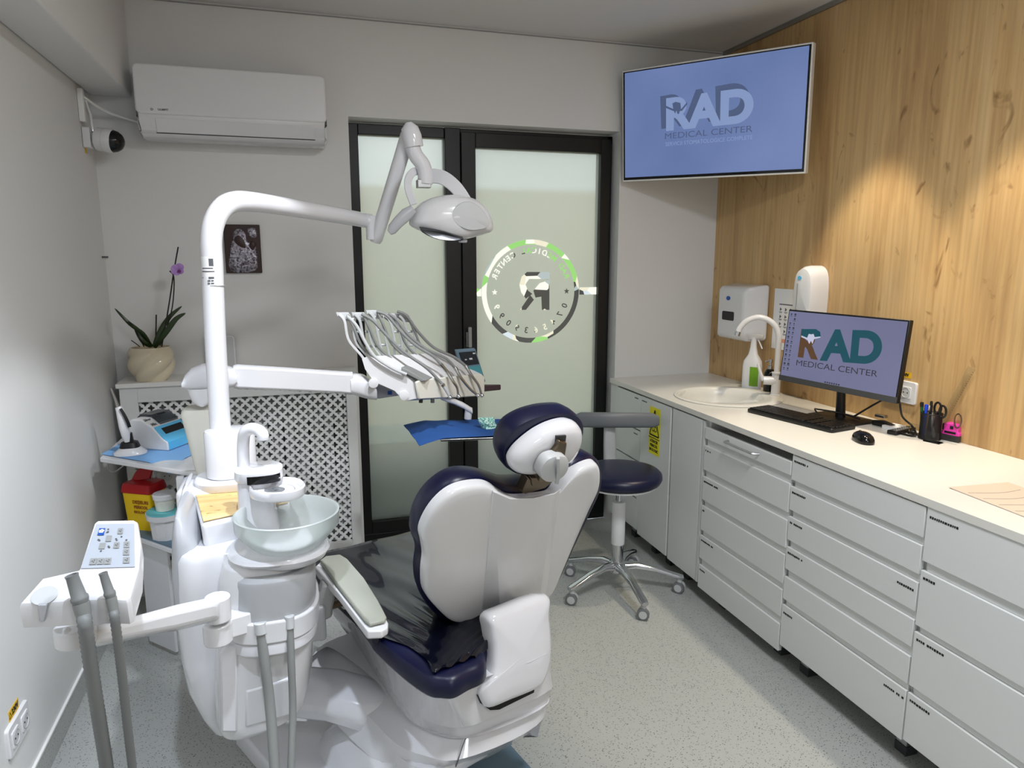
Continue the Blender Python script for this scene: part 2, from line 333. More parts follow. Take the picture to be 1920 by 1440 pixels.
c0 = P(996, 547, Y=yl); R0 = (P(1086, 547, Y=yl).x - P(904, 547, Y=yl).x) / 2
g = G(); n_ = 96; ra, rb = R0, R0 * .905
ring = []
for k in range(n_):
    a = 2 * math.pi * k / n_; ring.append([c0 + V((ra * math.cos(a), 0, ra * math.sin(a))), c0 + V((rb * math.cos(a), 0, rb * math.sin(a))), c0 + V((rb * math.cos(a), -.001, rb * math.sin(a))), c0 + V((ra * math.cos(a), -.001, ra * math.sin(a)))])
g.loft(ring, closed=True)
for x0, x1 in ((c0.x - ra - .045, c0.x - ra - .002), (c0.x + ra + .004, sx2)): g.box(x0, x1, yl - .001, yl, c0.z - .02, c0.z + .02)
def arc(s, size, a0, a1, rad, up):          # mirrored lettering along a circle
    nn = len(s)
    for i, ch in enumerate(s):
        a = math.radians(a0 + (a1 - a0) * i / (nn - 1)); o = c0 + V((rad * math.cos(a), 0, rad * math.sin(a)))
        rr = V((math.cos(a), 0, math.sin(a))); u_ = rr if up else -rr; tt = V((-math.sin(a), 0, math.cos(a))) * (1 if up else -1)
        if ch != ' ': text_g(g, ch, size, o, tt, u_, .0008)
arc('RAD MEDICAL CENTER', .042, 22, 158, R0 * .79, True)
arc('*', .05, 1, 2, R0 * .78, True) if False else None
arc('0745639099', .046, -22, -158, R0 * .76, False)
for s_ in (-1, 1):
    o = c0 + V((s_ * R0 * .74, 0, 0)); pts = []
    for k in range(10):
        a = math.radians(90 + 36 * k); q = .017 if k % 2 == 0 else .007; pts.append(o + V((q * math.cos(a), 0, q * math.sin(a))))
    g.prism(pts, (0, -.001, 0))
# big mirrored R emblem
def ph(u, v): return P(u, v, Y=yl)
g.prism([ph(1030, 510), ph(1030, 523), ph(992, 523), ph(985, 533), ph(990, 545), ph(998, 551), ph(986, 560), ph(977, 548), ph(974, 533), ph(978, 519), ph(988, 510)], (0, -.001, 0))
g.prism([ph(1030, 525), ph(1012, 531), ph(1000, 545), ph(1004, 558), ph(1015, 556), ph(1016, 581), ph(1030, 581)], (0, -.001, 0))
g.prism([ph(994, 553), ph(1001, 562), ph(986, 581), ph(975, 581)], (0, -.001, 0))
obj('window_lettering', g, 'street_glow_paint', gp, smooth=False)
# outside: pavement, kerb and a sunlit hedge wall
mat('pavement', (150, 156, 150), .9); mat('outside_wall', (240, 228, 204), .9); mat('outside_step', (140, 150, 146), .9)
tag(obj('pavement', G().box(-4, 6, 3.95, 12, -.1, -.02), 'pavement', smooth=False), 'grey pavement outside the frosted door', 'pavement')['kind'] = 'structure'
tag(obj('garden_wall', G().box(-3, 6, 6.2, 6.4, -.02, 2.1), 'outside_wall', smooth=False), 'pale yellow green wall seen blurred through the frosted door', 'wall')['kind'] = 'structure'
tag(obj('doorstep', G().box(-.2, 2.6, 3.85, 4.3, -.02, .5), 'outside_step', smooth=False), 'grey ramp block outside behind the lower part of the frosted glass', 'step')['kind'] = 'structure'
# ================================================================== CABINETS
XF = 1.675
def bars(g, x, y, z, wid, h=.008):          # a printed strip of illegible lettering on a front facing -X; runs towards -Y
    q = 0
    while q < wid:
        l = random.uniform(.004, .008); g.box(x - .0006, x, y - q - l, y - q, z - h / 2 * random.uniform(.7, 1), z + h / 2 * random.uniform(.7, 1)); q += l + .0018
        if random.random() < .12: q += .006
def legs(t, pts):
    for x, y in pts:
        l = obj('leg', G().box(x - .02, x + .02, y - .02, y + .02, .03, .1), 'aluminium', t, bevel=.002)
        obj('leg_foot', G().box(x - .023, x + .023, y - .023, y + .023, 0, .03), 'rubber', l, bevel=.002)
def drawer_unit(label, y1, y0, zs, legpts, texts, handle=False, niche=False, drop=0):
    t = thing('drawer_cabinet', (2.0, (y0 + y1) / 2, 0), label, 'cabinet', 'drawer cabinets under the worktop')
    zc1 = .815; g = G(); th = .018; xb = 2.28
    g.box(XF + .02, xb, y0, y0 + th, .1, .828).box(XF + .02, xb, y1 - th, y1, .1, .828).box(XF + .02, xb, y0 + th, y1 - th, .1, .118).box(xb - .01, xb, y0 + th, y1 - th, .118, .828)
    if not niche: g.box(XF + .02, xb, y0 + th, y1 - th, .81, .828)
    for i in range(len(zs) - 1): g.box(XF + .024, XF + .04, y0 + th, y1 - th, zs[i][1] - .01, zs[i][1] + (zs[i + 1][0] - zs[i][1]) + .012 if False else zs[i][1] + .012) if False else None
    obj('carcass', g, 'laminate', t, smooth=False)
    for i, (zt_, zb_) in enumerate(zs):
        d = obj('drawer', G().box(XF, XF + .017, y0 + .002, y1 - .002, zb_, zt_).box(XF + .017, XF + .4, y0 + .03, y1 - .03, zb_ + .012, zt_ - (.012 if i or not niche else .02)), 'laminate', t, bevel=.0012)
        if i < len(zs) - 1: obj('drawer_rail', G().box(XF + .009, XF + .03, y0 + .004, y1 - .014, zs[i + 1][0] + .001, zb_ - .001), 'laminate', d, smooth=False)
        if handle and i == 0:
            ya, yb = P(1366, 830, X=XF).y, P(1424, 851, X=XF).y; zh = (P(1366, 830, X=XF).z + P(1424, 851, X=XF).z) / 2 + .004
            obj('handle', G().tube(spline([(XF - .001, ya, zh), (XF - .024, ya - .01, zh), (XF - .027, ya - .03, zh), (XF - .027, yb + .03, zh), (XF - .024, yb + .01, zh), (XF - .001, yb, zh)], 4, False), .006, 8, sq=.7), 'aluminium', d)
        for (di, off, wid) in texts:
            if di == i:
                g = G(); bars(g, XF, (y1 - .012) if off >= 0 else (y0 + .012 + wid), zt_ - .02 if off == 0 else zt_ - .028, wid); obj('drawer_label', g, 'ink', d, smooth=False)
    legs(t, legpts)
    return t
A1 = [.797, .747, .716, .608, .577, .472, .445, .333, .308, .202, .17, .063]; B1 = [.825, .735, .71, .623, .597, .509, .482, .397, .366, .279, .256, .094]; C1 = [.83, .669, .64, .472, .451, .281, .257, .102]
pr = lambda a: [(a[i], a[i + 1]) for i in range(0, len(a), 2)]
drawer_unit('white drawer cabinet with an open slot and one metal bar handle, below the keyboard', 2.60, 2.04, pr(A1), [(1.76, 2.5), (1.76, 2.12), (2.2, 2.3)], [(1, 0, .04), (2, 0, .1), (3, 0, .016), (4, 0, .095), (5, 0, .035)], handle=True, niche=True)
drawer_unit('white cabinet of six handleless drawers, middle one of the three drawer cabinets', 2.038, 1.474, pr(B1), [(1.76, 1.97), (1.76, 1.53), (2.2, 1.75)], [(0, 0, .07), (1, 0, .065), (2, 0, .065), (2, -1, .06), (3, 0, .072), (5, .03, .045), (5, -1, .07)])
drawer_unit('white cabinet of four tall drawers cut by the right edge, nearest of the drawer cabinets', 1.472, .88, pr(C1), [(1.76, .95), (2.2, 1.2)], [(0, .01, .085), (1, 0, .035), (2, 0, .09), (3, 0, .07)])
drawer_unit('white drawer cabinet standing outside the frame at the near end of the row', .878, .3, pr(C1), [(1.76, .4), (2.2, .6)], [])
# door cabinets at the far end
t = thing('sink_cabinet', (2.0, 3.2, 0), 'white sink cabinet with a tall door and narrow drawer column beside the stool', 'cabinet')
g = G().box(XF + .02, 2.28, 2.885, 3.50, .1, .128).box(XF + .02, 2.28, 2.885, 2.903, .128, .828).box(XF + .02, 2.28, 3.48, 3.50, .128, .828).box(2.27, 2.28, 2.903, 3.48, .128, .828)
obj('carcass', g, 'laminate', t, smooth=False)
obj('filler_panel', G().box(XF + .005, XF + .02, 3.47, YB - .001, .08, .828), 'laminate', t, smooth=False)
for zt_, zb_ in ((.82, .64), (.632, .475), (.467, .30), (.292, .10)):
    d = obj('drawer', G().box(XF, XF + .017, 3.192, 3.466, zb_, zt_), 'laminate', t, bevel=.0012); g = G(); bars(g, XF, 3.26, zt_ - .02, .045, .007); obj('drawer_label', g, 'ink_grey', d, smooth=False)
dd = obj('door', G().box(XF, XF + .017, 2.89, 3.188, .085, .822), 'laminate', t, bevel=.0012); g = G(); bars(g, XF, 3.18, .80, .05, .007); obj('door_label', g, 'ink_grey', dd, smooth=False)
legs(t, [(1.76, 3.35), (1.76, 3.12), (1.76, 2.97)])
t = thing('door_cabinet', (2.0, 2.74, 0), 'narrow white cabinet with one tall plain door, left of the handled drawers', 'cabinet')
obj('carcass', G().box(XF + .02, 2.28, 2.602, 2.62, .1, .828).box(XF + .02, 2.28, 2.865, 2.883, .1, .828).box(XF + .02, 2.28, 2.62, 2.865, .1, .118), 'laminate', t, smooth=False)
obj('door', G().box(XF, XF + .017, 2.625, 2.872, .08, .822), 'laminate', t, bevel=.0012)
obj('side_strip', G().box(XF, XF + .02, 2.605, 2.621, .08, .822), 'laminate_edge', t, smooth=False)
legs(t, [(1.76, 2.8), (2.2, 2.74)])
# biohazard sign on the door
sg = thing('hazard_sign', (XF - .001, 3.03, .56), 'yellow biohazard warning sign stuck on the white sink cabinet door', 'sign')
ya, yb, z0, z1 = 3.092, 2.985, .555, .79
obj('sign_plate', G().box(XF - .0022, XF - .001, yb, ya, z0, z1), 'sign_yellow', sg, smooth=False)
g = G(); xs_ = XF - .0024; yc = (ya + yb) / 2
def stroke(g, a, b, w_=.004):
    a, b = V(a), V(b); d_ = (b - a).normalized(); n_ = V((1, 0, 0)).cross(d_) * w_ / 2; g.prism([a - n_, a + n_, b + n_, b - n_], (-.0006, 0, 0))
T = [(xs_, yc, z1 - .012), (xs_, ya - .008, z0 + .095), (xs_, yb + .008, z0 + .095)]
for i in range(3): stroke(g, T[i], T[(i + 1) % 3], .007)
stroke(g, (xs_, ya, z0 + .082), (xs_, yb, z0 + .082), .004)
oc = V((xs_, yc, z0 + .135))
for k in range(3):
    a = math.radians(90 + 120 * k); q = oc + V((0, math.cos(a) * .013, math.sin(a) * .013)); n_ = 14
    for j in range(2, n_ - 1):
        a1, a2 = a + math.pi + 2 * math.pi * j / n_ + .2, a + math.pi + 2 * math.pi * (j + 1) / n_ + .2
        stroke(g, q + V((0, math.cos(a1) * .012, math.sin(a1) * .012)), q + V((0, math.cos(a2) * .012, math.sin(a2) * .012)), .004)
for i, s_ in enumerate(('ATENȚIE', 'PERICOL', 'BIOLOGIC')): text_g(g, s_, .019, (xs_ - .0004, yc, z0 + .065 - i * .022), (0, -1, 0), (0, 0, 1), .0006)
obj('sign_print', g, 'ink', sg, smooth=False)
# worktop with a round cut-out for the sink
SC = V((1.985, 2.90, .853)); SR = .252
out = [V((1.672, .28, .853)), V((2.299, .28, .853)), V((2.299, YB - .001, .853)), V((1.672, YB - .001, .853))]
g = G(); n_ = 64; hole_r = SR - .02
def sq_pt(a):
    dx, dy = math.cos(a), math.sin(a); tx = ((2.299 if dx > 0 else 1.672) - SC.x) / dx if abs(dx) > 1e-6 else 9; ty = ((YB - .001 if dy > 0 else 2.2) - SC.y) / dy if abs(dy) > 1e-6 else 9
    tt = min(tx, ty); return V((SC.x + dx * tt, SC.y + dy * tt, 0))
angs = sorted([2 * math.pi * k / n_ for k in range(n_)] + [math.atan2(yy - SC.y, xx - SC.x) % (2 * math.pi) for xx in (1.672, 2.299) for yy in (2.2, YB - .001)])
o4 = []
for a in angs:
    p = sq_pt(a); q = V((SC.x + hole_r * math.cos(a), SC.y + hole_r * math.sin(a), 0)); o4.append([V((p.x, p.y, .853)), V((q.x, q.y, .853)), V((q.x, q.y, .83)), V((p.x, p.y, .83))])
g.loft(o4, closed=True); g.box(1.672, 2.299, .28, 2.2, .83, .853)
tag(obj('worktop', g, 'worktop', smooth=False), 'long cream white worktop over the cabinets along the oak wall', 'worktop')
# ================================================================== WALL ITEMS
def frame_of(a, b, c):                     # right, up, normal from bottom-left, bottom-right, top-left
    r_ = (V(b) - V(a)).normalized(); u_ = (V(c) - V(a)); u_ = (u_ - r_ * u_.dot(r_)).normalized(); return r_, u_, r_.cross(u_)
# television
bl, br, tl, tr_ = P(1170, 341, Y=3.50), P(1514, 325, Y=2.74), P(1163, 135, Y=3.475), P(1521, 77, Y=2.715)
r_, u_, n_ = frame_of(bl, br, tl); W_, H_ = (br - bl).length, ((tl - bl).length + (tr_ - br).length) / 2
tc = (bl + br + tl + tr_) / 4
t = thing('television', tc - u_ * H_ / 2, 'large wall television showing a raised RAD logo on a blue ground, high in the corner', 'television')
obj('casing', G().obox(tc - n_ * .022, r_, u_, n_, W_ / 2, H_ / 2, .02), 'white_trim', t, bevel=.004)
obj('bezel', G().obox(tc - n_ * .0015, r_, u_, n_, W_ / 2 - .007, H_ / 2 - .008, .0008), 'black_gloss', t, smooth=False)
scn = obj('screen', G().obox(tc + V((0, 0, .004)) - n_ * .0004, r_, u_, n_, W_ / 2 - .016, H_ / 2 - .017, .0008), 'tv_screen', t, smooth=False)
def th(u, v, k=.0008): return hit(u, v, tc, n_) + n_ * k
def logo(scr, H, size, o_rad, o_mc, cols, o_r, parent, o_tooth):
    pass
def plane_text(s, a, b, hpx, hitf, bold=.0, k=.001):
    A, B = hitf(*a, k), hitf(*b, k); rr = (B - A).normalized(); L_ = (B - A).length; g_ = G(); cu = bpy.data.curves.new('t', 'FONT'); cu.body = s; cu.size = 1; cu.offset = bold
    ob = bpy.data.objects.new('t', cu); COL.objects.link(ob); bpy.context.view_layer.update(); me = ob.to_mesh(); xs = [p.co.x for p in me.vertices]; x0, x1 = min(xs), max(xs); ys = [p.co.y for p in me.vertices]; y0, y1 = min(ys), max(ys)
    up0 = hitf(a[0], a[1] - hpx, k) - A; hh = up0.length; nn = rr.cross(up0).normalized(); uu = nn.cross(rr)
    front = [A + rr * ((p.co.x - x0) / (x1 - x0) * L_) + uu * ((p.co.y - y0) / (y1 - y0) * hh) for p in me.vertices]; g_.add(front, [list(f.vertices) for f in me.polygons])
    ob.to_mesh_clear(); bpy.data.objects.remove(ob); bpy.data.curves.remove(cu); return g_
obj('screen_logo_shadow', plane_text('RAD', (1240, 242), (1406, 217), 62, th, .05, .0007), 'tv_text_dark', scn, smooth=False)
lg = obj('screen_logo', plane_text('RAD', (1249, 246), (1412, 229), 62, th, .045, .0011), 'tv_text', scn, smooth=False)
g = G()
for pts in ([(1248, 198), (1262, 204), (1278, 204), (1288, 192), (1289, 195), (1279, 208), (1262, 208), (1248, 202)], [(1261, 194), (1267, 191), (1276, 193), (1277, 203), (1273, 214), (1270, 213), (1269, 206), (1266, 213), (1263, 207)]): g.prism([th(*q, .0014) for q in pts], n_ * .0003)
obj('screen_tooth_mark', g, 'tv_text_dark', scn, smooth=False)
obj('screen_text', plane_text('MEDICAL CENTER', (1247, 261), (1411, 247), 11, th, .0, .0011), 'tv_text_dark', scn, smooth=False)
obj('screen_text', plane_text('SERVICII STOMATOLOGICE COMPLETE', (1248, 274), (1411, 261), 7, th, .0, .0011), 'tv_text', scn, smooth=False)
obj('wall_bracket', G().obox(tc - n_ * .10 - u_ * .02, r_, u_, n_, .08, .08, .058).tube([tc - n_ * .14, V((XR - .02, YB - .12, tc.z - .02))], .02, 8).box(XR - .02, XR - .002, YB - .25, YB - .05, tc.z - .12, tc.z + .08), 'grey_plastic', t)
# air conditioner
t = thing('air_conditioner', (-.18, YB, 2.02), 'white split air conditioner mounted high on the back wall', 'air conditioner')
YA = 3.36
def pa(u, v, Y=YA): return P(u, v, Y=Y)
x0, x1 = -.565, pa(612, 200).x; zt_, zb_ = pa(430, 124).z, pa(430, 262).z
def ac_sec(x, s=1.0, tp=0):
    pr_ = [(YB - .002, zt_ - .004), (YA + .09, zt_), (YA + .02, zt_ - .012), (YA, zt_ - .045), (YA, zb_ + .075), (YA + .035, zb_ + .02), (YA + .075, zb_), (YB - .002, zb_ + .004)]
    m_y, m_z = YB, (zt_ + zb_) / 2
    return [V((x, m_y + (y - m_y) * s, m_z + (z - m_z) * s)) for y, z in pr_]
obj('housing', G().loft([ac_sec(x0 + .01, .9), ac_sec(x0, .97), ac_sec(x0 + .012, 1), ac_sec(x1 - .012, 1), ac_sec(x1, .97), ac_sec(x1 - .01, .9)][1:5]), 'white_plastic', t, bevel=.016, seg=4)
g = G(); zl = pa(260, 222).z; zr = zl
obj('front_panel', G().prism(rrect(((x0 + x1) / 2, YA - .007, (zb_ + .087 + zt_ - .012) / 2), (1, 0, 0), ZU, x1 - x0 - .002, zt_ - .012 - zb_ - .087, .022, 6), (0, .02, 0)), 'white_plastic', t, bevel=.008, seg=4)
fy = YA + .012
obj('louvre', G().loft([[V((x, YA + .000, zb_ + .074)), V((x, YA + .031, zb_ + .021)), V((x, YA + .042, zb_ + .026)), V((x, YA + .012, zb_ + .076))] for x in (x0 + .07, x1 - .055)]), 'white_plastic', t, bevel=.002)
obj('louvre_gap', G().loft([[V((x, YA + .008, zb_ + .075)), V((x, YA + .0375, zb_ + .0185)), V((x, YA + .05, zb_ + .022)), V((x, YA + .014, zb_ + .08))] for x in (x0 + .067, x1 - .052)]), 'rubber', t, smooth=False)
g = G(); text_g(g, 'OLIMPIT', .011, (x0 + .105, YA - .0078, zb_ + .105), (1, 0, 0), ZU, .0002); g.tube([(x0 + .063 + .004 * math.cos(a), YA - .0078, zb_ + .105 + .004 * math.sin(a)) for a in [k * math.pi / 5 for k in range(10)]], .001, 4, closed=True)
obj('brand_mark', g, 'ink_grey', t, smooth=False)
# security camera on its bracket, cable trunking
cz = P(215, 262, Y=3.42)
t = thing('security_camera', cz - V((0, 0, .05)), 'white dome security camera on the left wall under the beam', 'camera')
ax_ = V((.96, -.2, -.12)).normalized(); sd = ax_.cross(ZU).normalized(); up_ = sd.cross(ax_)
def cyl_ax(g, prof, c, ax): sd = V(ax).cross(ZU).normalized(); up = sd.cross(ax); return g.lathe(prof, c, 28, sd, up, ax)
c = V((XL + .075, 3.40, P(205, 263, Y=3.40).z))
obj('body', cyl_ax(G(), [(0, -.03), (.042, -.03), (.046, -.026), (.046, .002), (.048, .004), (.048, .03), (.045, .036), (0, .036)], c, ax_), 'white_plastic', t, bevel=.001)
obj('dome', cyl_ax(G(), [(.0445, .036), (.04, .052), (.03, .066), (.016, .074), (0, .076)], c, ax_), 'black_gloss', t)
obj('bracket', G().box(XL + .001, XL + .03, 3.37, 3.43, c.z - .035, c.z + .045).obox(c - ax_ * .035, ax_, sd, up_, .02, .02, .022), 'white_plastic', t, bevel=.004)
obj('aerial', G().tube([(XL + .04, 3.38, c.z + .03), (XL + .038, 3.38, c.z + .09), (XL + .022, 3.39, c.z + .15)], .0045, 8), 'white_plastic', t)
tag(obj('cable_trunking', G().box(XL + .001, XL + .022, 3.355, 3.38, P(162, 228, Y=3.36).z, P(160, 166, Y=3.36).z), 'white_trim', bevel=.002), 'short vertical white cable trunking above the security camera', 'trunking')
tag(obj('air_conditioner_cable', G().tube(spline([(XL + .012, 3.39, P(165, 180, Y=3.39).z), (XL + .05, 3.43, P(180, 196, Y=3.4).z), (XL + .09, 3.50, P(205, 213, Y=3.5).z), (XL + .20, 3.54, P(250, 230, Y=3.54).z)], 5, False), .006, 8), 'white_trim'), 'white cable running from the trunking to the air conditioner', 'cable')
tag(obj('warning_label', G().box(XL + .0003, XL + .0012, 3.40, 3.43, P(167, 287, Y=3.4).z, P(167, 271, Y=3.4).z), 'orange_yellow', smooth=False), 'tiny yellow label on the wall below the security camera', 'label')
for i, (u, v) in enumerate(((191, 482), (205, 482))):
    q = P(u, v, X=XL) if i == 0 else P(u, v, X=XL + .0)
    tag(obj('wall_anchor', G().tube([(XL + .0005, min(q.y, 3.54), q.z), (XL + .016, min(q.y, 3.54), q.z)], .004, 8), 'ink_grey'), ('left' if i == 0 else 'right') + ' one of two tiny anchors in the left wall above the orchid', 'anchor')
# icon picture
il, ir = P(421, 466, Y=3.54).x, P(489, 466, Y=3.54).x; iz1, iz0 = P(450, 421, Y=3.54).z, P(455, 512, Y=3.54).z; ic = V(((il + ir) / 2, 3.54, (iz0 + iz1) / 2)); iw, ih = (ir - il) / 2, (iz1 - iz0) / 2
t = thing('wall_icon', (ic.x, YB, iz0), 'small dark wooden icon with embossed silver figures hung on the back wall', 'picture')
obj('icon_board', G().box(ic.x - iw, ic.x + iw, 3.54, YB - .001, iz0, iz1), 'icon_brown', t, bevel=.003)
def ii(a, b, d=0): return V((ic.x + a * iw, 3.5395 - d, ic.z + b * ih))
g = G(); N1 = V((0, -1, 0))
g.shell(spline([ii(-.75, -.9), ii(.6, -.9), ii(.78, -.4), ii(.72, .1), ii(.5, .28), ii(.28, .32), ii(.2, .65), ii(-.05, .82), ii(-.4, .75), ii(-.55, .4), ii(-.7, 0)], 3), ii(0, -.2), N1, [(1, 0), (.92, .006), (.6, .009), (0, .01)])
g.shell(spline([ii(.3, .82), ii(.75, .85), ii(.8, .5), ii(.45, .5)], 3), ii(.58, .66), N1, [(1, 0), (.8, .004), (0, .005)])
obj('silver_cover', g, 'silver_relief', t)
g = G(); g.shell(spline([ii(-.42, .42, .01), ii(-.2, .55, .01), ii(.08, .38, .01), ii(.18, .05, .01), ii(-.1, .08, .01), ii(-.38, .25, .01)], 4), ii(-.12, .3, .01), N1, [(1, 0), (.8, .002), (0, .003)])
g.shell(spline([ii(.38, .2, .008), ii(.55, .32, .008), ii(.72, .18, .008), ii(.6, -.04, .008), ii(.42, 0, .008)], 4), ii(.55, .14, .008), N1, [(1, 0), (.8, .002), (0, .003)])
obj('painted_faces', g, 'icon_brown', t)
# ------------------------------------------------------------------ radiator cover
t = thing('radiator_cover', (-.2, 3.46, 0), 'white radiator cover with a perforated quatrefoil screen under the orchid', 'radiator cover')
YC = 3.36; ctz = .982
obj('top_board', G().box(-.735, .285, YC - .012, YB - .001, ctz - .02, ctz), 'white_trim', t, bevel=.002)
cx0, cx1, gx0, gx1 = -.725, .272, P(258, 800, Y=YC).x + .01, P(655, 870, Y=YC).x; gz1, gz0 = .895, .155
obj('frame', G().box(cx0, gx0, YC, YC + .016, 0, ctz - .02).box(gx1, cx1, YC, YC + .016, 0, ctz - .02).box(gx0, gx1, YC, YC + .016, gz1, ctz - .02).box(gx0, gx1, YC, YC + .016, 0, gz0).box(cx1 - .016, cx1, YC + .016, YB - .001, 0, ctz - .02).box(cx0, cx0 + .016, YC + .016, YB - .001, 0, ctz - .02), 'laminate', t, bevel=.0015)
obj('perforated_screen', G().box(gx0 - .01, gx1 + .01, YC + .018, YC + .021, gz0 - .01, gz1 + .01), 'screen', t, smooth=False)
g = G()
for k in range(14): g.box(-.6 + k * .06, -.6 + k * .06 + .045, YC + .09, YC + .13, .2, .78)
g.box(-.62, .25, YC + .12, YC + .15, .2, .25).box(-.62, .25, YC + .12, YC + .15, .73, .78).box(-.62, .25, YC + .155, YC + .165, .1, .9)
tag(obj('radiator', g, 'light_grey', bevel=.004), 'panel radiator dimly seen through the holes of the white screen', 'radiator')
# plaque leaning on the wall
a, b = P(384, 640, Y=3.53), P(440, 640, Y=3.53); pw = b.x - a.x; pz1 = P(400, 630, Y=3.53).z; pc = V(((a.x + b.x) / 2, 3.53, (pz1 + ctz) / 2)); ph_ = pz1 - ctz
t = thing('photo_frame', (pc.x, 3.53, ctz), 'small grey rounded frame standing on the radiator cover behind the lamp pole', 'frame')
obj('frame_rim', G().prism(rrect(pc, (1, 0, 0), ZU, pw, ph_, .014), (0, .012, 0)), 'white_plastic', t, bevel=.002)
obj('frame_face', G().prism(rrect(pc - V((0, .0015, 0)), (1, 0, 0), ZU, pw - .012, ph_ - .012, .01), (0, .001, 0)), 'light_grey', t)
# orchid in twisted pot
pc = P(286, 705, Y=3.43); pc.z = ctz; kx = (P(333, 660, Y=3.43).x - P(241, 660, Y=3.43).x) / 2; hz = P(286, 652, Y=3.4).z - ctz
t = thing('potted_orchid', pc, 'orchid with one purple flower in a cream twisted pot on the radiator cover', 'plant')
secs = []; n_ = 72
for j in range(25):
    f = j / 24; z = f * hz; r0 = kx * (.60 + .34 * math.sin(math.pi * (f * .74 + .05)))
    secs.append([pc + V(((r0 * (1 + .085 * (abs(math.sin((a - f * 2.6) * 2)) - .5) * 2 * min(1, (1.05 - f) * 3))) * math.cos(a), (r0 * (1 + .085 * (abs(math.sin((a - f * 2.6) * 2)) - .5) * 2 * min(1, (1.05 - f) * 3))) * math.sin(a), z)) for a in [2 * math.pi * k / n_ for k in range(n_)]])
top = secs[-1]; secs.append([pc + (p - pc) * 1 + V((0, 0, .002)) for p in top]); secs.append([V((pc.x + (p.x - pc.x) * .93, pc.y + (p.y - pc.y) * .93, p.z)) for p in top]); secs.append([V((pc.x + (p.x - pc.x) * .9, pc.y + (p.y - pc.y) * .9, p.z - .03)) for p in top])
obj('pot', G().loft(secs), 'cream', t, angle=60)
obj('soil', G().lathe([(0, hz - .018), (kx * .60, hz - .02)], pc, 24), 'soil', t)
def leaf(pts, wd):
    g = G(); pts = [P(u, v, Y=y) for u, v, y in pts]; pp = spline(pts, 5, False); n = len(pp); secs = []
    for i, p in enumerate(pp):
        f = i / (n - 1); w_ = wd * (math.sin(math.pi * min(1, .12 + f * .88)) ** .7) * (1 - .0 * f) + .0008
        tg = (pp[min(i + 1, n - 1)] - pp[max(i - 1, 0)]).normalized(); sd = tg.cross(V((0, -1, 0))).normalized(); nn = sd.cross(tg)
        secs.append([p + sd * w_, p + nn * .004 * math.sin(math.pi * f), p - sd * w_, p - nn * .001])
    g.loft(secs); return g
for pts, wd in (([(286, 650, 3.42), (262, 622, 3.38), (240, 604, 3.36), (215, 578, 3.36)], .008), ([(284, 650, 3.42), (268, 625, 3.36), (245, 610, 3.3)], .007), ([(288, 650, 3.43), (300, 622, 3.44), (318, 594, 3.46), (341, 574, 3.47)], .010), ([(290, 652, 3.42), (312, 622, 3.40), (330, 598, 3.40), (348, 587, 3.40)], .011), ([(284, 650, 3.40), (268, 640, 3.38), (252, 616, 3.38)], .009)):
    obj('leaf', leaf(pts, wd), 'leaf', t)
for pts, r_ in (([(303, 650, 3.41), (312, 600, 3.41), (320, 550, 3.42), (325, 515, 3.42), (334, 463, 3.42)], .003), ([(300, 648, 3.42), (318, 598, 3.44), (325, 560, 3.43), (326, 520, 3.42), (318, 508, 3.42)], .0026), ([(292, 650, 3.44), (293, 590, 3.44)], .003), ([(270, 650, 3.38), (250, 612, 3.36), (240, 603, 3.35)], .0025), ([(262, 650, 3.37), (256, 645, 3.35), (246, 638, 3.34)], .002)):
    obj('stem', G().tube(spline([P(u, v, Y=y) for u, v, y in pts], 5, False), r_, 7), 'stem', t)
fc = P(334, 506, Y=3.40); vd = (CAM - fc).normalized()
rr = vd.cross(ZU).normalized(); uu = rr.cross(vd)
fl = None; g = G()
for k, (a, l, wd) in enumerate(((60, .030, .017), (130, .028, .012), (185, .030, .02), (245, .026, .012), (330, .024, .013))):
    d_ = (rr * -math.cos(math.radians(a)) + uu * math.sin(math.radians(a))); s_ = d_.cross(vd)
    g.shell([fc + d_ * (l * .5 + l * .5 * math.cos(q)) + s_ * (wd * math.sin(q)) + vd * (.006 * math.cos(q)) for q in [2 * math.pi * i / 14 for i in range(14)]], fc + d_ * l * .5, vd, [(0, .003), (.8, .002), (1, 0), (.8, -.001), (0, -.002)])
fl = obj('flower', g, 'petal', t); obj('flower_lip', G().sphere(fc + vd * .012 + rr * -.004 - uu * .006, .007, 10), 'petal_dark', fl)
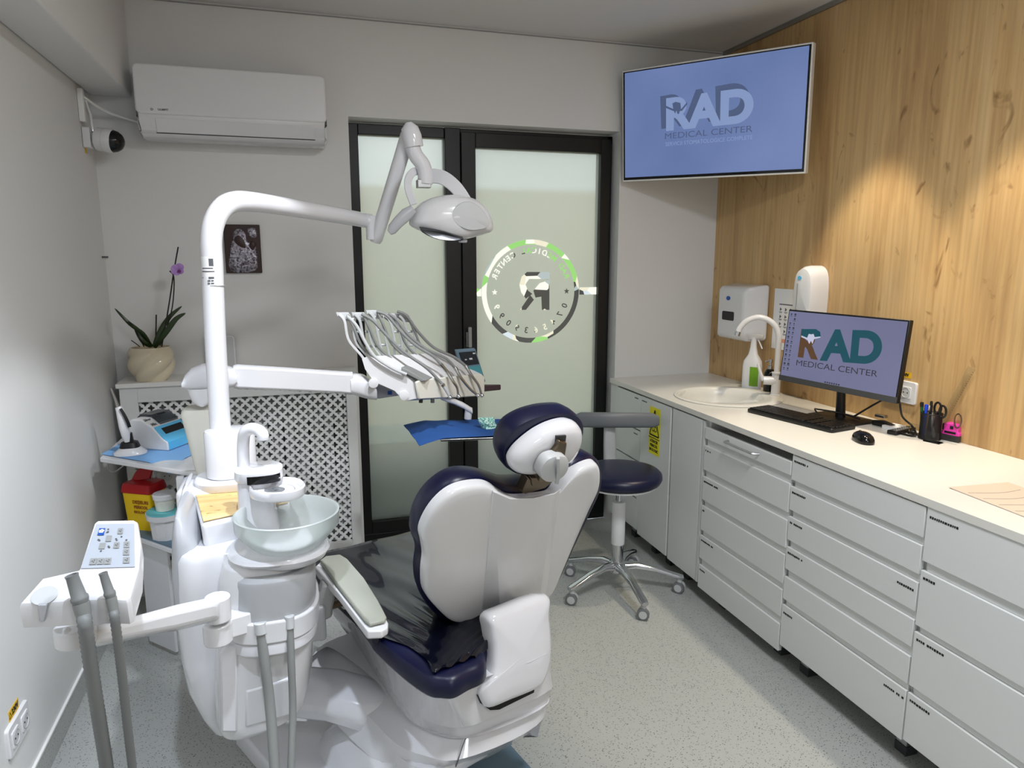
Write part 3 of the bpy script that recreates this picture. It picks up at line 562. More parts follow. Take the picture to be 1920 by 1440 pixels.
# sockets
def socket(cx, n, r, w_, h_, label, nout=2, sticker=None, txt='⚠ 230V'):
    n, r = V(n), V(r); c = V(cx); t = thing('wall_socket', c - ZU * h_ / 2, label, 'socket')
    obj('plate', G().shell(rrect(c, r, ZU, w_, h_, .008), c, n, [(0, 0), (1, 0), (1, .006), (.96, .009), (0, .009)]), 'white_plastic', t)
    for i in range(nout):
        q = c + r * ((i - (nout - 1) / 2) * .07) * (1 if nout > 1 else 0)
        o_ = obj('outlet', G().shell(rrect(q + n * .009, r, ZU, .046, .046, .004), q + n * .009, n, [(0, 0), (1, 0), (1, .002), (.98, .003), (0, .003)]), 'white_plastic', t)
        obj('well', G().lathe([(.0205, .0032), (.021, .0042), (.019, .0046), (.018, .0035), (.0175, .0028), (0, .0028)], q + n * .009, 28, r, ZU, n), 'light_grey', o_)
        g = G()
        for s_ in (-1, 1): g.lathe([(0, 0), (.0026, 0), (.0026, .004), (0, .004)], q + n * .009 + r * (.0095 * s_), 10, r, ZU, n)
        obj('contact_hole', g, 'ink', o_)
    if sticker:
        sc, sw, sh = sticker; q = V(sc); s_ = thing('voltage_sticker', q - ZU * sh / 2, label.split(' socket')[0] + ' 230V warning sticker above the socket' if False else sticker_label, 'sticker')
        obj('sticker_base', G().obox(q + n * .0006, r, ZU, n, sw / 2, sh / 2, .0005), 'orange_yellow', s_, smooth=False)
        g = G(); text_g(g, '230V', sh * .75, q + n * .0013 + r * sw * .12, r, ZU, .0008); A_ = q + n * .0013 - r * sw * .36
        tri = [A_ + ZU * sh * .28, A_ - r * sh * .3 - ZU * sh * .25, A_ + r * sh * .3 - ZU * sh * .25]
        for i in range(3):
            a_, b_ = tri[i], tri[(i + 1) % 3]; d_ = (b_ - a_).normalized(); m_ = n.cross(d_) * .0008; g.prism([a_ - m_, a_ + m_, b_ + m_, b_ - m_], n * .0003)
        obj('sticker_print', g, 'ink', s_, smooth=False)
    return t
a, b = P(10, 1388, X=XL), P(49, 1345, X=XL)
sticker_label = 'yellow 230V sticker above the socket low on the left wall'
z1, z0 = P(47, 1320, X=XL).z, P(47, 1368, X=XL).z
socket((XL, (a.y + b.y) / 2, .262), (1, 0, 0), (0, 1, 0), .15, .084, 'white double socket low on the left wall beside the suction hoses', 2, (V((XL, P(26, 1338, X=XL).y, .262 + .042 + .016)), .07, .028))
sticker_label = 'yellow 230V sticker on the oak wall half behind the monitor'
socket((XR, P(1690, 720, X=XR).y, P(1700, 735, X=XR).z), (-1, 0, 0), (0, -1, 0), .16, .088, 'white double socket on the oak wall beside the monitor', 2, (V((XR, P(1694, 703, X=XR).y, P(1694, 703, X=XR).z + .002)), .075, .022))
# towel dispenser
def pw_(u, v, X=XR): return P(u, v, X=X)
y1, y0 = 3.33, pw_(1442, 600).y; z1, z0 = 1.365, P(1346, 630, X=XR - .1).z
t = thing('paper_towel_dispenser', (XR, (y0 + y1) / 2, z0), 'large white paper towel dispenser with a dark window on the oak wall', 'dispenser')
xf_ = XR - .13; ya_ = 3.312
yb2 = pw_(1441, 600).y
g = G().loft([[V((XR - .001, ya_ + .02, z0 + .01)), V((XR - .001, yb2, z0 + .01)), V((XR - .001, yb2, z1 + .01)), V((XR - .001, ya_ + .02, z1 + .01))], [V((XR - .02, ya_ + .02, z0)), V((XR - .02, yb2, z0)), V((XR - .02, yb2, z1 + .012)), V((XR - .02, ya_ + .02, z1 + .012))], [V((xf_ + .02, ya_, z0 - .002)), V((xf_ + .02, yb2 + .02, z0 - .002)), V((xf_ + .02, yb2 + .02, z1)), V((xf_ + .02, ya_, z1))], [V((xf_, ya_ - .01, z0 + .015)), V((xf_, yb2 + .035, z0 + .015)), V((xf_, yb2 + .035, z1 - .02)), V((xf_, ya_ - .01, z1 - .02))]])
obj('housing', g, 'white_plastic', t, bevel=.012, seg=4)
wq_, bq_ = P(1365, 592, X=xf_), P(1366, 559, X=xf_)
obj('window', G().shell(rrect((xf_ - .0005, wq_.y, wq_.z), (0, -1, 0), ZU, .105, .046, .008), (xf_ - .0005, wq_.y, wq_.z), (-1, 0, 0), [(1, 0), (.97, .0015), (0, .0015)]), 'black_gloss', t)
obj('badge', G().lathe([(0, 0), (.017, 0), (.017, .0015), (0, .0015)], (xf_ - .001, bq_.y, bq_.z), 24, (0, -1, 0), (0, 0, .65), (-1, 0, 0)), 'blue_label', t)
# soap dispenser
sy1, sy0 = P(1491, 540, X=XR - .08).y, pw_(1554, 540).y; sz1, sz0 = P(1525, 498, X=XR - .06).z, 1.245
t = thing('soap_dispenser', (XR, (sy0 + sy1) / 2, sz0), 'tall rounded white soap dispenser on the oak wall above the monitor', 'dispenser')
sm, sw = (sy0 + sy1) / 2, (sy1 - sy0) / 2
out = spline([V((XR - .001, sm - sw * .85, sz0)), V((XR - .001, sm + sw * .85, sz0)), V((XR - .001, sm + sw, sz0 + .03)), V((XR - .001, sm + sw, sz1 - .09)), V((XR - .001, sm + sw * .75, sz1 - .025)), V((XR - .001, sm, sz1)), V((XR - .001, sm - sw * .75, sz1 - .025)), V((XR - .001, sm - sw, sz1 - .09)), V((XR - .001, sm - sw, sz0 + .03))], 5)
obj('housing', G().shell(out, (XR - .001, sm, (sz0 + sz1) / 2), (-1, 0, 0), [(0, 0), (1, 0), (1, .05), (.97, .075), (.88, .092), (.7, .098), (0, .1)]), 'white_plastic', t)
obj('sight_line', G().box(XR - .1025, XR - .096, sm + .019, sm + .023, sz0 + .04, sz1 - .08).sphere((XR - .1, sm + .021, sz0 + .035), .009, 12, (.4, .8, 1.3)), 'grey_plastic', t)
obj('badge', G().lathe([(0, 0), (.013, 0), (.013, .002), (0, .002)], (XR - .099, sm + .012, sz1 - .055), 20, (0, -1, 0), (0, 0, .7), (-1, 0, 0)), 'sky_blue', t)
# instruction sheet
t = thing('instruction_sheet', (XR - .002, 2.92, 1.06), 'white paper handwashing sheet taped to the oak wall between the dispensers', 'poster')
ay, by = pw_(1450, 600).y, pw_(1512, 600).y; z1, z0 = pw_(1460, 541).z, pw_(1446, 652).z; by = ay - .21; z0 = z1 - .297
obj('sheet', G().box(XR - .002, XR - .001, by, ay, z0, z1), 'paper', t, smooth=False)
g = G()
def wb(a, b, c, d): g.box(XR - .0026, XR - .002, by + (ay - by) * (1 - b), by + (ay - by) * (1 - a), z1 - (z1 - z0) * d, z1 - (z1 - z0) * c)
wb(.2, .86, .245, .262)
for i in range(4):
    for j in range(4):
        x_, y_ = .2 + j * .18, .30 + i * .12; wb(x_, x_ + .12, y_ + .075, y_ + .082); wb(x_ + .02, x_ + .1, y_ + .09, y_ + .096); wb(x_ + .03, x_ + .06, y_ + .01, y_ + .06); wb(x_ + .06, x_ + .09, y_ + .025, y_ + .045)
obj('sheet_print', g, 'ink_grey', t, smooth=False); g = G(); wb(.22, .95, .82, .88); obj('salmon_band', g, 'salmon', t, smooth=False)
# ================================================================== WORKTOP ITEMS
WZ = .853
def wt(u, v, z=WZ): return P(u, v, Z=z)
t = thing('sink', SC, 'round cream composite sink set in the far end of the worktop', 'sink')
ic_ = SC + V((-.03, .02, 0)); g = G(); n_ = 64; secs = []
def rg(c, r, z): return [V((c.x + r * math.cos(a), c.y + r * math.sin(a), z)) for a in [2 * math.pi * k / n_ for k in range(n_)]]
for c_, r_, z_ in ((SC, SR - .024, WZ - .012), (SC, SR - .022, WZ), (SC, SR, WZ + .001), (SC, SR + .001, WZ + .005), (SC, SR - .006, WZ + .009), (ic_, SR - .045, WZ + .008), (ic_, SR - .052, WZ + .002), (ic_, SR - .062, WZ - .03), (ic_, SR - .075, WZ - .12), (ic_, SR - .12, WZ - .15), (ic_, .03, WZ - .155)): secs.append(rg(c_, r_, z_))
obj('basin', G().loft(secs, cap=False), 'worktop', t, angle=70)
obj('drain', G().lathe([(0, .003), (.034, .003), (.036, 0), (0, 0)], (ic_.x, ic_.y, WZ - .155), 24), 'chrome', t)
obj('overflow', G().lathe([(0, 0), (.013, 0), (.013, .004), (0, .004)], (ic_.x + .165, ic_.y - .03, WZ - .05), 16, (0, 1, 0), ZU, (-1, 0, 0)), 'rubber', t)
fb = V((2.205, 2.835, WZ + .008))
t = thing('faucet', fb, 'white swan neck tap with a side lever behind the sink', 'tap')
def fp(u, v, Y): return P(u, v, Y=Y)
obj('tap_body', G().lathe([(.0, 0), (.026, 0), (.026, .004), (.021, .006), (.021, .105), (.024, .107), (.024, .112), (.012, .114)], fb, 28), 'white_plastic', t)
neck = [fb + V((0, 0, .105)), fb + V((0, 0, .22)), fb + V((-.004, .003, .30)), fb + V((-.03, .022, .35)), fb + V((-.075, .055, .372)), fb + V((-.12, .085, .355)), fb + V((-.145, .105, .32)), fb + V((-.153, .112, .29))]
sp_ = obj('spout', G().tube(spline(neck, 6, False), .0135, 16), 'white_plastic', t)
obj('aerator', G().tube([neck[-1] + V((.003, -.002, .012)), neck[-1] + V((-.002, .001, -.008))], .0148, 16), 'chrome', sp_)
obj('lever', G().tube([fb + V((-.002, 0, .07)), fb + V((-.05, .03, .07))], .021, 16).tube([fb + V((-.05, .03, .07)), fb + V((-.062, .037, .10)), fb + V((-.075, .045, .15))], [.01, .009, .006], 10), 'white_plastic', t)
# spray bottle
sb = V((2.22, 3.045, WZ)); t = thing('spray_bottle', sb, 'white disinfectant spray bottle with a green label behind the sink', 'bottle')
obj('bottle', G().loft([sring(sb + V((0, 0, z)), (-.5, .86, 0), (.86, .5, 0), a, b, 3, 28) for z, a, b in ((0, .044, .026), (.004, .048, .03), (.12, .048, .03), (.145, .044, .028), (.18, .022, .018), (.215, .015, .014), (.24, .013, .013))]), 'white_plastic', t)
hd = sb + V((0, 0, .245)); fr = V((.5, -.86, 0))
obj('trigger_head', G().loft([sring(hd + fr * x + V((0, 0, .02 + dz)), (.86, .5, 0), ZU, a, b, 3, 16) for x, dz, a, b in ((-.042, 0, .011, .012), (-.02, 0, .012, .016), (.02, .004, .011, .013), (.048, .006, .008, .008))]).tube([hd + V((0, 0, -.01)), hd + V((0, 0, .02))], .014, 14), 'white_plastic', t, bevel=.001)
obj('trigger', G().tube(spline([hd + fr * .02 + V((0, 0, .012)), hd + fr * .032 + V((0, 0, -.01)), hd + fr * .045 + V((0, 0, -.035))], 4, False), .0035, 8), 'white_plastic', t)
lc = sb + V((-.5, -.86, 0)) * .0315
g = G().loft([[p + (p - V((sb.x, sb.y, p.z))) * .012 for p in sring(sb + V((0, 0, z)), (-.5, .86, 0), (.86, .5, 0), .048, .03, 3, 40)[24:31]] + [p * 1 for p in sring(sb + V((0, 0, z)), (-.5, .86, 0), (.86, .5, 0), .047, .029, 3, 40)[24:31]][::-1] for z in (.02, .118)])
mat('label_green', (110, 160, 30), .5); obj('label', g, 'label_green', t, smooth=False)
db = V((2.24, 2.93, WZ)); t = thing('pump_bottle', db, 'small black pump bottle between the tap and the spray bottle', 'bottle')
obj('bottle', G().lathe([(0, 0), (.026, 0), (.028, .004), (.028, .10), (.02, .115), (.012, .12), (0, .12)], db, 24), 'black_gloss', t)
obj('pump', G().lathe([(.012, .12), (.012, .135), (.006, .137), (.006, .15), (.010, .152), (.010, .168), (0, .17)], db, 16).tube([db + V((0, 0, .16)), db + V((-.03, .0, .158))], .004, 8), 'chrome', t)
# monitor
mb, mr, ml, mt_ = P(1460, 712, Y=2.61), P(1680, 757, Y=2.05), P(1480, 580, Y=2.61), P(1706, 600, Y=2.05)
r_, u_, n_ = frame_of(mb, mr, ml); W_, H_ = ((mr - mb).length + (mt_ - ml).length) / 2, ((ml - mb).length + (mt_ - mr).length) / 2; mc = (mb + mr + ml + mt_) / 4
sbase = V((mc.x + .055, mc.y + .02, WZ))
t = thing('monitor', sbase, 'black computer monitor showing the coloured RAD MEDICAL CENTER logo on the worktop', 'monitor')
obj('monitor_casing', G().obox(mc - n_ * .012, r_, u_, n_, W_ / 2, H_ / 2, .011), 'black', t, bevel=.003)
obj('chin', G().obox(mc - u_ * (H_ / 2 - .012) + n_ * .0005, r_, u_, n_, W_ / 2, .012, .0015), 'rubber', t, bevel=.001)
scm = obj('screen', G().obox(mc + u_ * .008 + n_ * .0002, r_, u_, n_, W_ / 2 - .007, H_ / 2 - .015, .0008), 'monitor_screen', t, smooth=False)
def mh(u, v, k=.001): return hit(u, v, mc, n_) + n_ * k
obj('screen_logo', plane_text('AD', (1537, 676), (1651, 684.5), 59, mh, .045, .0012), 'logo_teal', scm, smooth=False)
obj('screen_logo_r', plane_text('R', (1496, 669.5), (1534, 675), 53, mh, .045, .0012), 'logo_brown', scm, smooth=False)
g = G()
g.prism([mh(*q, .0014) for q in ((1504, 617), (1530, 617), (1538, 622), (1539.5, 632), (1530, 635), (1514, 635), (1503, 630))], n_ * .0002); obj('screen_logo_cap', g, 'logo_teal', scm, smooth=False)
g = G(); g.prism([mh(*q, .0018) for q in ((1503, 629), (1514, 633.5), (1517, 626), (1522, 627), (1526, 626), (1528, 632), (1539, 631), (1539, 633), (1527, 636), (1524, 645), (1521, 639), (1518, 645), (1514, 637), (1503, 632))], n_ * .0002); obj('screen_tooth_mark', g, 'logo_white', scm, smooth=False)
obj('screen_text', plane_text('MEDICAL CENTER', (1493, 685), (1645, 707), 10.5, mh, .0, .0012), 'logo_dark', scm, smooth=False)
g = G()
for j in range(13):
    for i in range(3 if j < 1 else 2):
        if random.random() < .12: continue
        o_ = mc + u_ * (H_ / 2 - .02 - j * .0195) - r_ * (W_ / 2 - .02 - i * .021) + n_ * .0012; s_ = random.uniform(.003, .0055); g.obox(o_, r_, u_, n_, s_, s_ * .8, .0002); g.obox(o_ - u_ * .0075, r_, u_, n_, s_ * 1.3, .001, .0002)
for i in range(7): g.obox(mc - u_ * (H_ / 2 - .029) - r_ * (.04 - i * .011) + n_ * .0012, r_, u_, n_, .0035, .003, .0002)
obj('desktop_icons', g, 'logo_dark', scm, smooth=False)
g = G().tube([sbase + V((0, 0, .012)), sbase + V((-.005, 0, .10)), mc - n_ * .03 - u_ * .02], [.02, .018, .016], 12).obox(mc - n_ * .034, r_, u_, n_, .05, .05, .008)
obj('stand_neck', g, 'black', t); obj('stand_base', G().shell(rrect(sbase, V((r_.x, r_.y, 0)).normalized(), V((-r_.y, r_.x, 0)).normalized(), .23, .155, .02), sbase, ZU, [(0, 0), (1, 0), (1, .006), (.96, .01), (0, .012)]), 'black', t)
# keyboard
ka, kb, kc, kd = wt(1401, 778), wt(1548, 818), wt(1603, 797), wt(1452, 764)
kr = ((kb - ka).normalized() + (kc - kd).normalized()).normalized(); ku = ZU.cross(kr); kw, kh = .43, .145; kcn = (ka + kb + kc + kd) / 4
t = thing('keyboard', kcn, 'black full size keyboard on the worktop in front of the monitor', 'keyboard')
obj('case', G().loft([rrect(kcn + V((0, 0, z)), kr, ku, kw * s_, kh * s_, .012) for z, s_ in ((0, .98), (.004, 1), (.014, 1), (.017, .985))]), 'black', t)
g = G()
for j in range(6):
    y_ = -kh / 2 + .016 + j * .0195; x_ = -kw / 2 + .012
    while x_ < kw / 2 - .02:
        wd = .0165
        if j == 0 and abs(x_ + .08) < .01: wd = .11
        g.obox(kcn + kr * (x_ + wd / 2) + ku * y_ + V((0, 0, .0195)), kr, ku, ZU, wd / 2, .008, .003); x_ += wd + .0025
        if abs(x_ - .075) < .01 or abs(x_ - .135) < .009: x_ += .008
obj('keys', g, 'black', t, smooth=False)['kind'] = 'stuff'
obj('sticker', G().obox(kcn + kr * .155 - ku * -.058 + V((0, 0, .0176)), kr, ku, ZU, .018, .005, .0006), 'paper', t, smooth=False)
# mouse
mc_ = wt(1618, 828); md = V((-.35, -.93, 0)).normalized(); ms = ZU.cross(md)
t = thing('computer_mouse', mc_, 'black computer mouse on the worktop beside the keyboard', 'mouse')
obj('mouse_shell', G().shell(sring(mc_, md, ms, .056, .032, 2.4, 36), mc_, ZU, [(0, 0), (.96, 0), (1, .006), (.97, .015), (.85, .025), (.6, .033), (.3, .036), (0, .037)]), 'black_gloss', t)
obj('scroll_wheel', G().lathe([(0, -.003), (.008, -.003), (.008, .003), (0, .003)], mc_ + md * -.03 + V((0, 0, .028)), 14, md, ZU, ms), 'rubber', t)
# cable, hub, boxes, remote
tag(obj('monitor_cable', G().tube(spline([sbase + V((.02, -.05, .02)), V((2.27, 2.20, WZ + .12)), V((2.26, 2.14, WZ + .05)), V((2.23, 2.06, WZ + .03)), V((2.2, 2.02, WZ + .006)), V((2.18, 2.10, WZ + .005))], 6, False), .004, 8), 'black'), 'black cable curling down behind the monitor stand', 'cable')
tag(obj('keyboard_cable', G().tube(spline([kcn + ku * .08 + kr * .05 + V((0, 0, .006)), V((2.12, 2.46, WZ + .02)), V((2.09, 2.40, WZ + .035)), V((2.14, 2.34, WZ + .03)), V((2.17, 2.26, WZ + .02))], 6, False), .0035, 8), 'black'), 'black cable looped beside the monitor stand', 'cable')
hb = wt(1672, 785); tag(obj('mouse_pad_hub', G().shell(sring(hb, kr, ku, .03, .02, 2.6, 24), hb, ZU, [(0, 0), (1, 0), (1, .008), (.8, .016), (0, .018)]), 'purple'), 'purple plastic gadget on the worktop by the wall', 'gadget')
b_ = wt(1655, 800); tag(obj('stapler', G().loft([sring(b_ + kr * x + V((0, 0, z)), ku, ZU, w__, h_, 3, 12) for x, z, w__, h_ in ((-.04, .01, .012, .01), (0, .014, .013, .013), (.045, .010, .012, .008))]), 'black'), 'small black stapler left of the white box', 'stapler')
b_ = wt(1647, 793); tag(obj('silver_clip', G().obox(b_ + V((.01, .0, .028)), kr, ku, ZU, .022, .012, .006), 'steel', bevel=.003), 'small silver piece lying on the black stapler', 'clip')
b_ = wt(1688, 808, WZ); b_ = wt(1680, 806); t = thing('paper_pad', b_, 'flat white box with a grey print behind the black remote', 'box')
obj('box_body', G().obox(b_ + V((.01, 0, .007)), kr, ku, ZU, .045, .035, .007), 'paper', t, bevel=.001); obj('box_print', G().obox(b_ + V((.012, .0, .0145)) + kr * .015 + ku * .01, kr, ku, ZU, .018, .012, .0004), 'grey_plastic', t, smooth=False)
b_ = wt(1690, 811); t = thing('remote_control', b_, 'slim black remote control on the worktop before the pen holder', 'remote')
rd = (wt(1712, 805) - wt(1664, 816)); rd.normalize(); rs = ZU.cross(rd)
obj('remote_body', G().obox(b_ + V((0, 0, .008)), rd, rs, ZU, .068, .019, .008), 'black', t, bevel=.004)
g = G()
for i in range(7):
    for j in range(3): g.obox(b_ + rd * (-.05 + i * .015) + rs * ((j - 1) * .01) + V((0, 0, .0165)), rd, rs, ZU, .004, .003, .0007)
obj('remote_buttons', g, 'grey_plastic', t, smooth=False)
# pen holder and its contents
pc = wt(1751, 822); pc.x = min(pc.x, 2.235); pc.z = WZ
t = thing('pen_holder', pc, 'black wire mesh pen cup full of pens against the oak wall', 'pen holder')
pr_, ph2 = .036, .098
g = G().lathe([(0, 0), (pr_, 0), (pr_, .004), (0, .004)], pc, 32)
for z in (.004, ph2): g.tube([pc + V((pr_ * math.cos(a), pr_ * math.sin(a), z)) for a in [2 * math.pi * k / 32 for k in range(32)]], .0022, 6, closed=True)
obj('cup_rim', g, 'black', t); m = mat('wire_mesh', (20, 20, 22), .5); N, L, b = nodes(m); tc_ = N.new('ShaderNodeTexCoord'); s3 = N.new('ShaderNodeSeparateXYZ'); L.new(tc_.outputs['Object'], s3.inputs[0])
q = N.new('ShaderNodeMath'); q.operation = 'ARCTAN2'; L.new(s3.outputs[0], q.inputs[0]); L.new(s3.outputs[1], q.inputs[1])
def grid(src, k, sgn):
    a_ = N.new('ShaderNodeMath'); a_.operation = 'MULTIPLY'; L.new(q.outputs[0], a_.inputs[0]); a_.inputs[1].default_value = 11.4 * 1.0
    b2 = N.new('ShaderNodeMath'); b2.operation = 'MULTIPLY_ADD'; L.new(s3.outputs[2], b2.inputs[0]); b2.inputs[1].default_value = 300 * sgn; L.new(a_.outputs[0], b2.inputs[2])
    f_ = N.new('ShaderNodeMath'); f_.operation = 'FRACT'; L.new(b2.outputs[0], f_.inputs[0]); l_ = N.new('ShaderNodeMath'); l_.operation = 'LESS_THAN'; L.new(f_.outputs[0], l_.inputs[0]); l_.inputs[1].default_value = .42; return l_.outputs[0]
mxm = N.new('ShaderNodeMath'); mxm.operation = 'MAXIMUM'; L.new(grid(0, 0, 1), mxm.inputs[0]); L.new(grid(0, 0, -1), mxm.inputs[1]); tr2 = N.new('ShaderNodeBsdfTransparent'); mx2 = N.new('ShaderNodeMixShader'); L.new(mxm.outputs[0], mx2.inputs[0]); L.new(tr2.outputs[0], mx2.inputs[1]); L.new(b.outputs[0], mx2.inputs[2]); L.new(mx2.outputs[0], N['Material Output'].inputs[0])
obj('mesh_wall', G().lathe([(pr_ - .0006, .003), (pr_ - .0006, ph2), (pr_, ph2), (pr_, .003)], pc, 32), 'wire_mesh', t)
def pen(name, b, e, r, m, label, cat='pen', cap=None, capm=None):
    b, e = V(b), V(e); o = obj(name, G().tube([b, b + (e - b) * .04, e - (e - b) * .03, e], [r * .5, r, r, r * .7], 10), m) if cap is None else None
    if cap is None: return tag(o, label, cat, 'pens in the mesh cup')
    t = thing(name, b, label, cat, 'pens in the mesh cup'); obj('barrel', G().tube([b, b + (e - b) * cap], r, 10), m, t); obj('cap', G().tube([b + (e - b) * cap, e - (e - b) * .02, e], [r * 1.15, r * 1.15, r * .6], 10), capm, t); return t
pen('marker_pen', pc + V((-.018, .018, .006)), pc + V((-.02, .03, .135)), .0055, 'pen_green', 'green marker pen, leftmost in the mesh cup', cap=.86, capm='black')
pen('ballpoint_pen', pc + V((-.024, .006, .006)), pc + V((-.01, .018, .128)), .0055, 'pen_blue', 'bright blue pen in the mesh cup beside the green marker', cap=.82, capm='pen_blue')
pen('correction_pen', pc + V((.01, -.01, .006)), pc + V((-.012, .0, .126)), .005, 'paper', 'thin white pen in the middle of the mesh cup')
pen('dark_pen', pc + V((-.006, .004, .006)), pc + V((-.014, -.008, .132)), .0048, 'black', 'black pen just right of the thin white pen in the mesh cup')
pen('dark_pen', pc + V((.004, .008, .006)), pc + V((.008, .014, .140)), .0048, 'black', 'tallest black pen behind the bright blue pen in the mesh cup')
s_ = thing('scissors', pc + V((0, 0, .006)), 'black handled scissors with ring grips standing in the mesh cup', 'scissors')
obj('blades', G().obox(pc + V((.004, -.012, .06)), (1, 0, 0), V((0, -.2, 1)).normalized(), V((0, 1, .2)).normalized(), .006, .05, .001), 'steel', s_, smooth=False)
for k, (dy, dz) in enumerate(((.0, .12), (-.022, .112))):
    c_ = pc + V((.0, -.022 + dy, dz)); obj('finger_ring', G().tube([c_ + V((0, .014 * math.cos(a), .022 * math.sin(a))) for a in [2 * math.pi * j / 18 for j in range(18)]], .004, 8, closed=True), 'black', s_)
ra_, rb_ = pc + V((.02, -.01, .02)), P(1822, 690, Y=pc.y - .105); rd_ = (rb_ - ra_).normalized(); sn = V((-1, 0, 0)).cross(rd_).normalized()
rl = thing('clear_ruler', ra_, 'clear plastic ruler leaning out of the mesh cup to the right', 'ruler')
obj('ruler_blade', G().obox((ra_ + rb_) / 2, rd_, sn, rd_.cross(sn), (rb_ - ra_).length / 2, .015, .0008), 'clear', rl, smooth=False)
g = G(); L_ = (rb_ - ra_).length
for k in range(18): g.obox(ra_ + rd_ * (L_ * .4 + k * L_ * .033) + sn * -.012 + V((-.002, 0, 0)), rd_, sn, rd_.cross(sn), .0006, .0022, .0003)
obj('ruler_marks', g, 'ink', rl, smooth=False)
# ring key loop and pink stamp, acrylic holders
tag(obj('key_ring', G().tube([V((2.275, pc.y - .075 + .014 * math.cos(a), WZ + .082 + .026 * math.sin(a))) for a in [2 * math.pi * j / 20 for j in range(20)]], .0025, 8, closed=True), 'bronze'), 'thin bronze ring hanging on the oak wall behind the pen cup', 'ring')
b_ = wt(1785, 826); t = thing('self_inking_stamp', b_, 'pink and black self inking stamp beside the pen cup', 'stamp')
r2, s2 = V((.25, -.97, 0)).normalized(), V((.97, .25, 0)).normalized()
obj('stamp_base', G().obox(b_ + V((0, 0, .012)), r2, s2, ZU, .032, .022, .012), 'smoke_clear', t, bevel=.003)
obj('stamp_body', G().prism([b_ - s2 * .02 + r2 * a + V((0, 0, z)) for a, z in ((-.031, .022), (.031, .022), (.031, .034), (.026, .038), (.026, .06), (.022, .066), (-.022, .066), (-.026, .06), (-.026, .038), (-.031, .034))], s2 * .04), 'pink', t, bevel=.003)
obj('stamp_inset', G().obox(b_ - s2 * .021 + V((0, 0, .033)), r2, s2, ZU, .02, .001, .004).obox(b_ - s2 * .021 + r2 * .004 + V((0, 0, .052)), r2, s2, ZU, .006, .001, .006).obox(b_ + V((0, 0, .05)) - r2 * .027, r2, s2, ZU, .003, .018, .012), 'black', t, bevel=.001)
for (u, v), lb in (((1720, 815), 'clear acrylic card holder left of the pen cup'), ((1750, 829), 'clear acrylic card holder in front of the pen cup')):
    b_ = wt(u, v); t = thing('card_holder', b_, lb, 'card holder', 'clear acrylic card holders'); obj('holder_base', G().obox(b_ + V((0, 0, .002)), r2, s2, ZU, .028, .018, .002), 'clear', t, smooth=False)
    obj('holder_front', G().obox(b_ + V((0, 0, .022)) - s2 * .015, r2, s2, ZU, .024, .001, .02), 'clear', t, smooth=False)
# documents at the right edge
da, db_, dc = wt(1781, 917), wt(1899, 963), wt(1960, 940); t = thing('document_sleeve', (da + db_) / 2, 'thin transparent document sleeve on the worktop at the right edge', 'document')
r2 = (db_ - da).normalized(); s2 = V((-r2.y, r2.x, 0)); s2 = s2 if s2.x > 0 else -s2
o_ = da + r2 * .148 + s2 * .105
mat('sleeve', (226, 208, 190), .22); mat('paper_warm', (230, 214, 198), .6)
obj('sheet', G().obox(o_ + V((0, 0, .0012)), r2, s2, ZU, .145, .1, .001), 'paper_warm', t, smooth=False); obj('sleeve', G().obox(o_ + V((.004, .006, .0028)), r2, s2, ZU, .15, .105, .0005), 'sleeve', t, smooth=False)
g = G()
for i in range(5): g.tube(spline([o_ + V((0, 0, .0036)) + r2 * (-.1 + i * .05) + s2 * (-.09), o_ + V((0, 0, .0036)) + r2 * (-.08 + i * .05) + s2 * (.0), o_ + V((0, 0, .0036)) + r2 * (-.09 + i * .045) + s2 * (.08)], 4, False), .0004, 4)
obj('pencil_lines', g, 'ink_grey', t, smooth=False)
# ceiling spots
def ceil_spot(loc, to, label):
    loc, to = V(loc), V(to); d_ = (to - loc).normalized(); t = thing('ceiling_spot', (loc.x, loc.y, ZC - .002), label, 'ceiling lamp', 'white cylinder spots on the ceiling')
    sd = d_.cross(V((0, 1, 0))).normalized(); up = sd.cross(d_)
    obj('lamp_can', G().lathe([(0, -.10), (.034, -.10), (.036, -.096), (.036, .03), (.033, .032), (.031, .02), (0, .02)], loc - d_ * .036, 28, sd, up, d_), 'white_plastic', t)
    obj('mount', G().lathe([(0, 0), (.03, 0), (.03, -.02), (.01, -.022), (.008, -.08), (0, -.08)], (loc.x, loc.y, ZC - .001), 20), 'white_plastic', t)
    obj('diffuser', G().lathe([(0, .0), (.03, .0), (.03, .002), (0, .002)], loc - d_ * .012, 24, sd, up, d_), 'led', t)
    return t
sl = P(1392, 10, Z=2.44); ceil_spot((sl.x, sl.y, 2.50), (sl.x + .02, sl.y - .2, 0), 'white cylinder ceiling spot cut by the top edge of the photo')
ceil_spot((1.98, 2.38, 2.47), (1.99, 2.38, .85), 'white cylinder ceiling spot over the monitor')
ceil_spot((1.98, 1.76, 2.47), (1.99, 1.76, .85), 'white cylinder ceiling spot over the near end of the worktop')
ceil_spot((.25, 1.5, 2.54), (-.26, 2.5, .3), 'white cylinder ceiling spot aimed at the dental unit')
ceil_spot((-.1, 1.1, 2.54), (-.72, 1.75, .35), 'white cylinder ceiling spot aimed at the left wall')
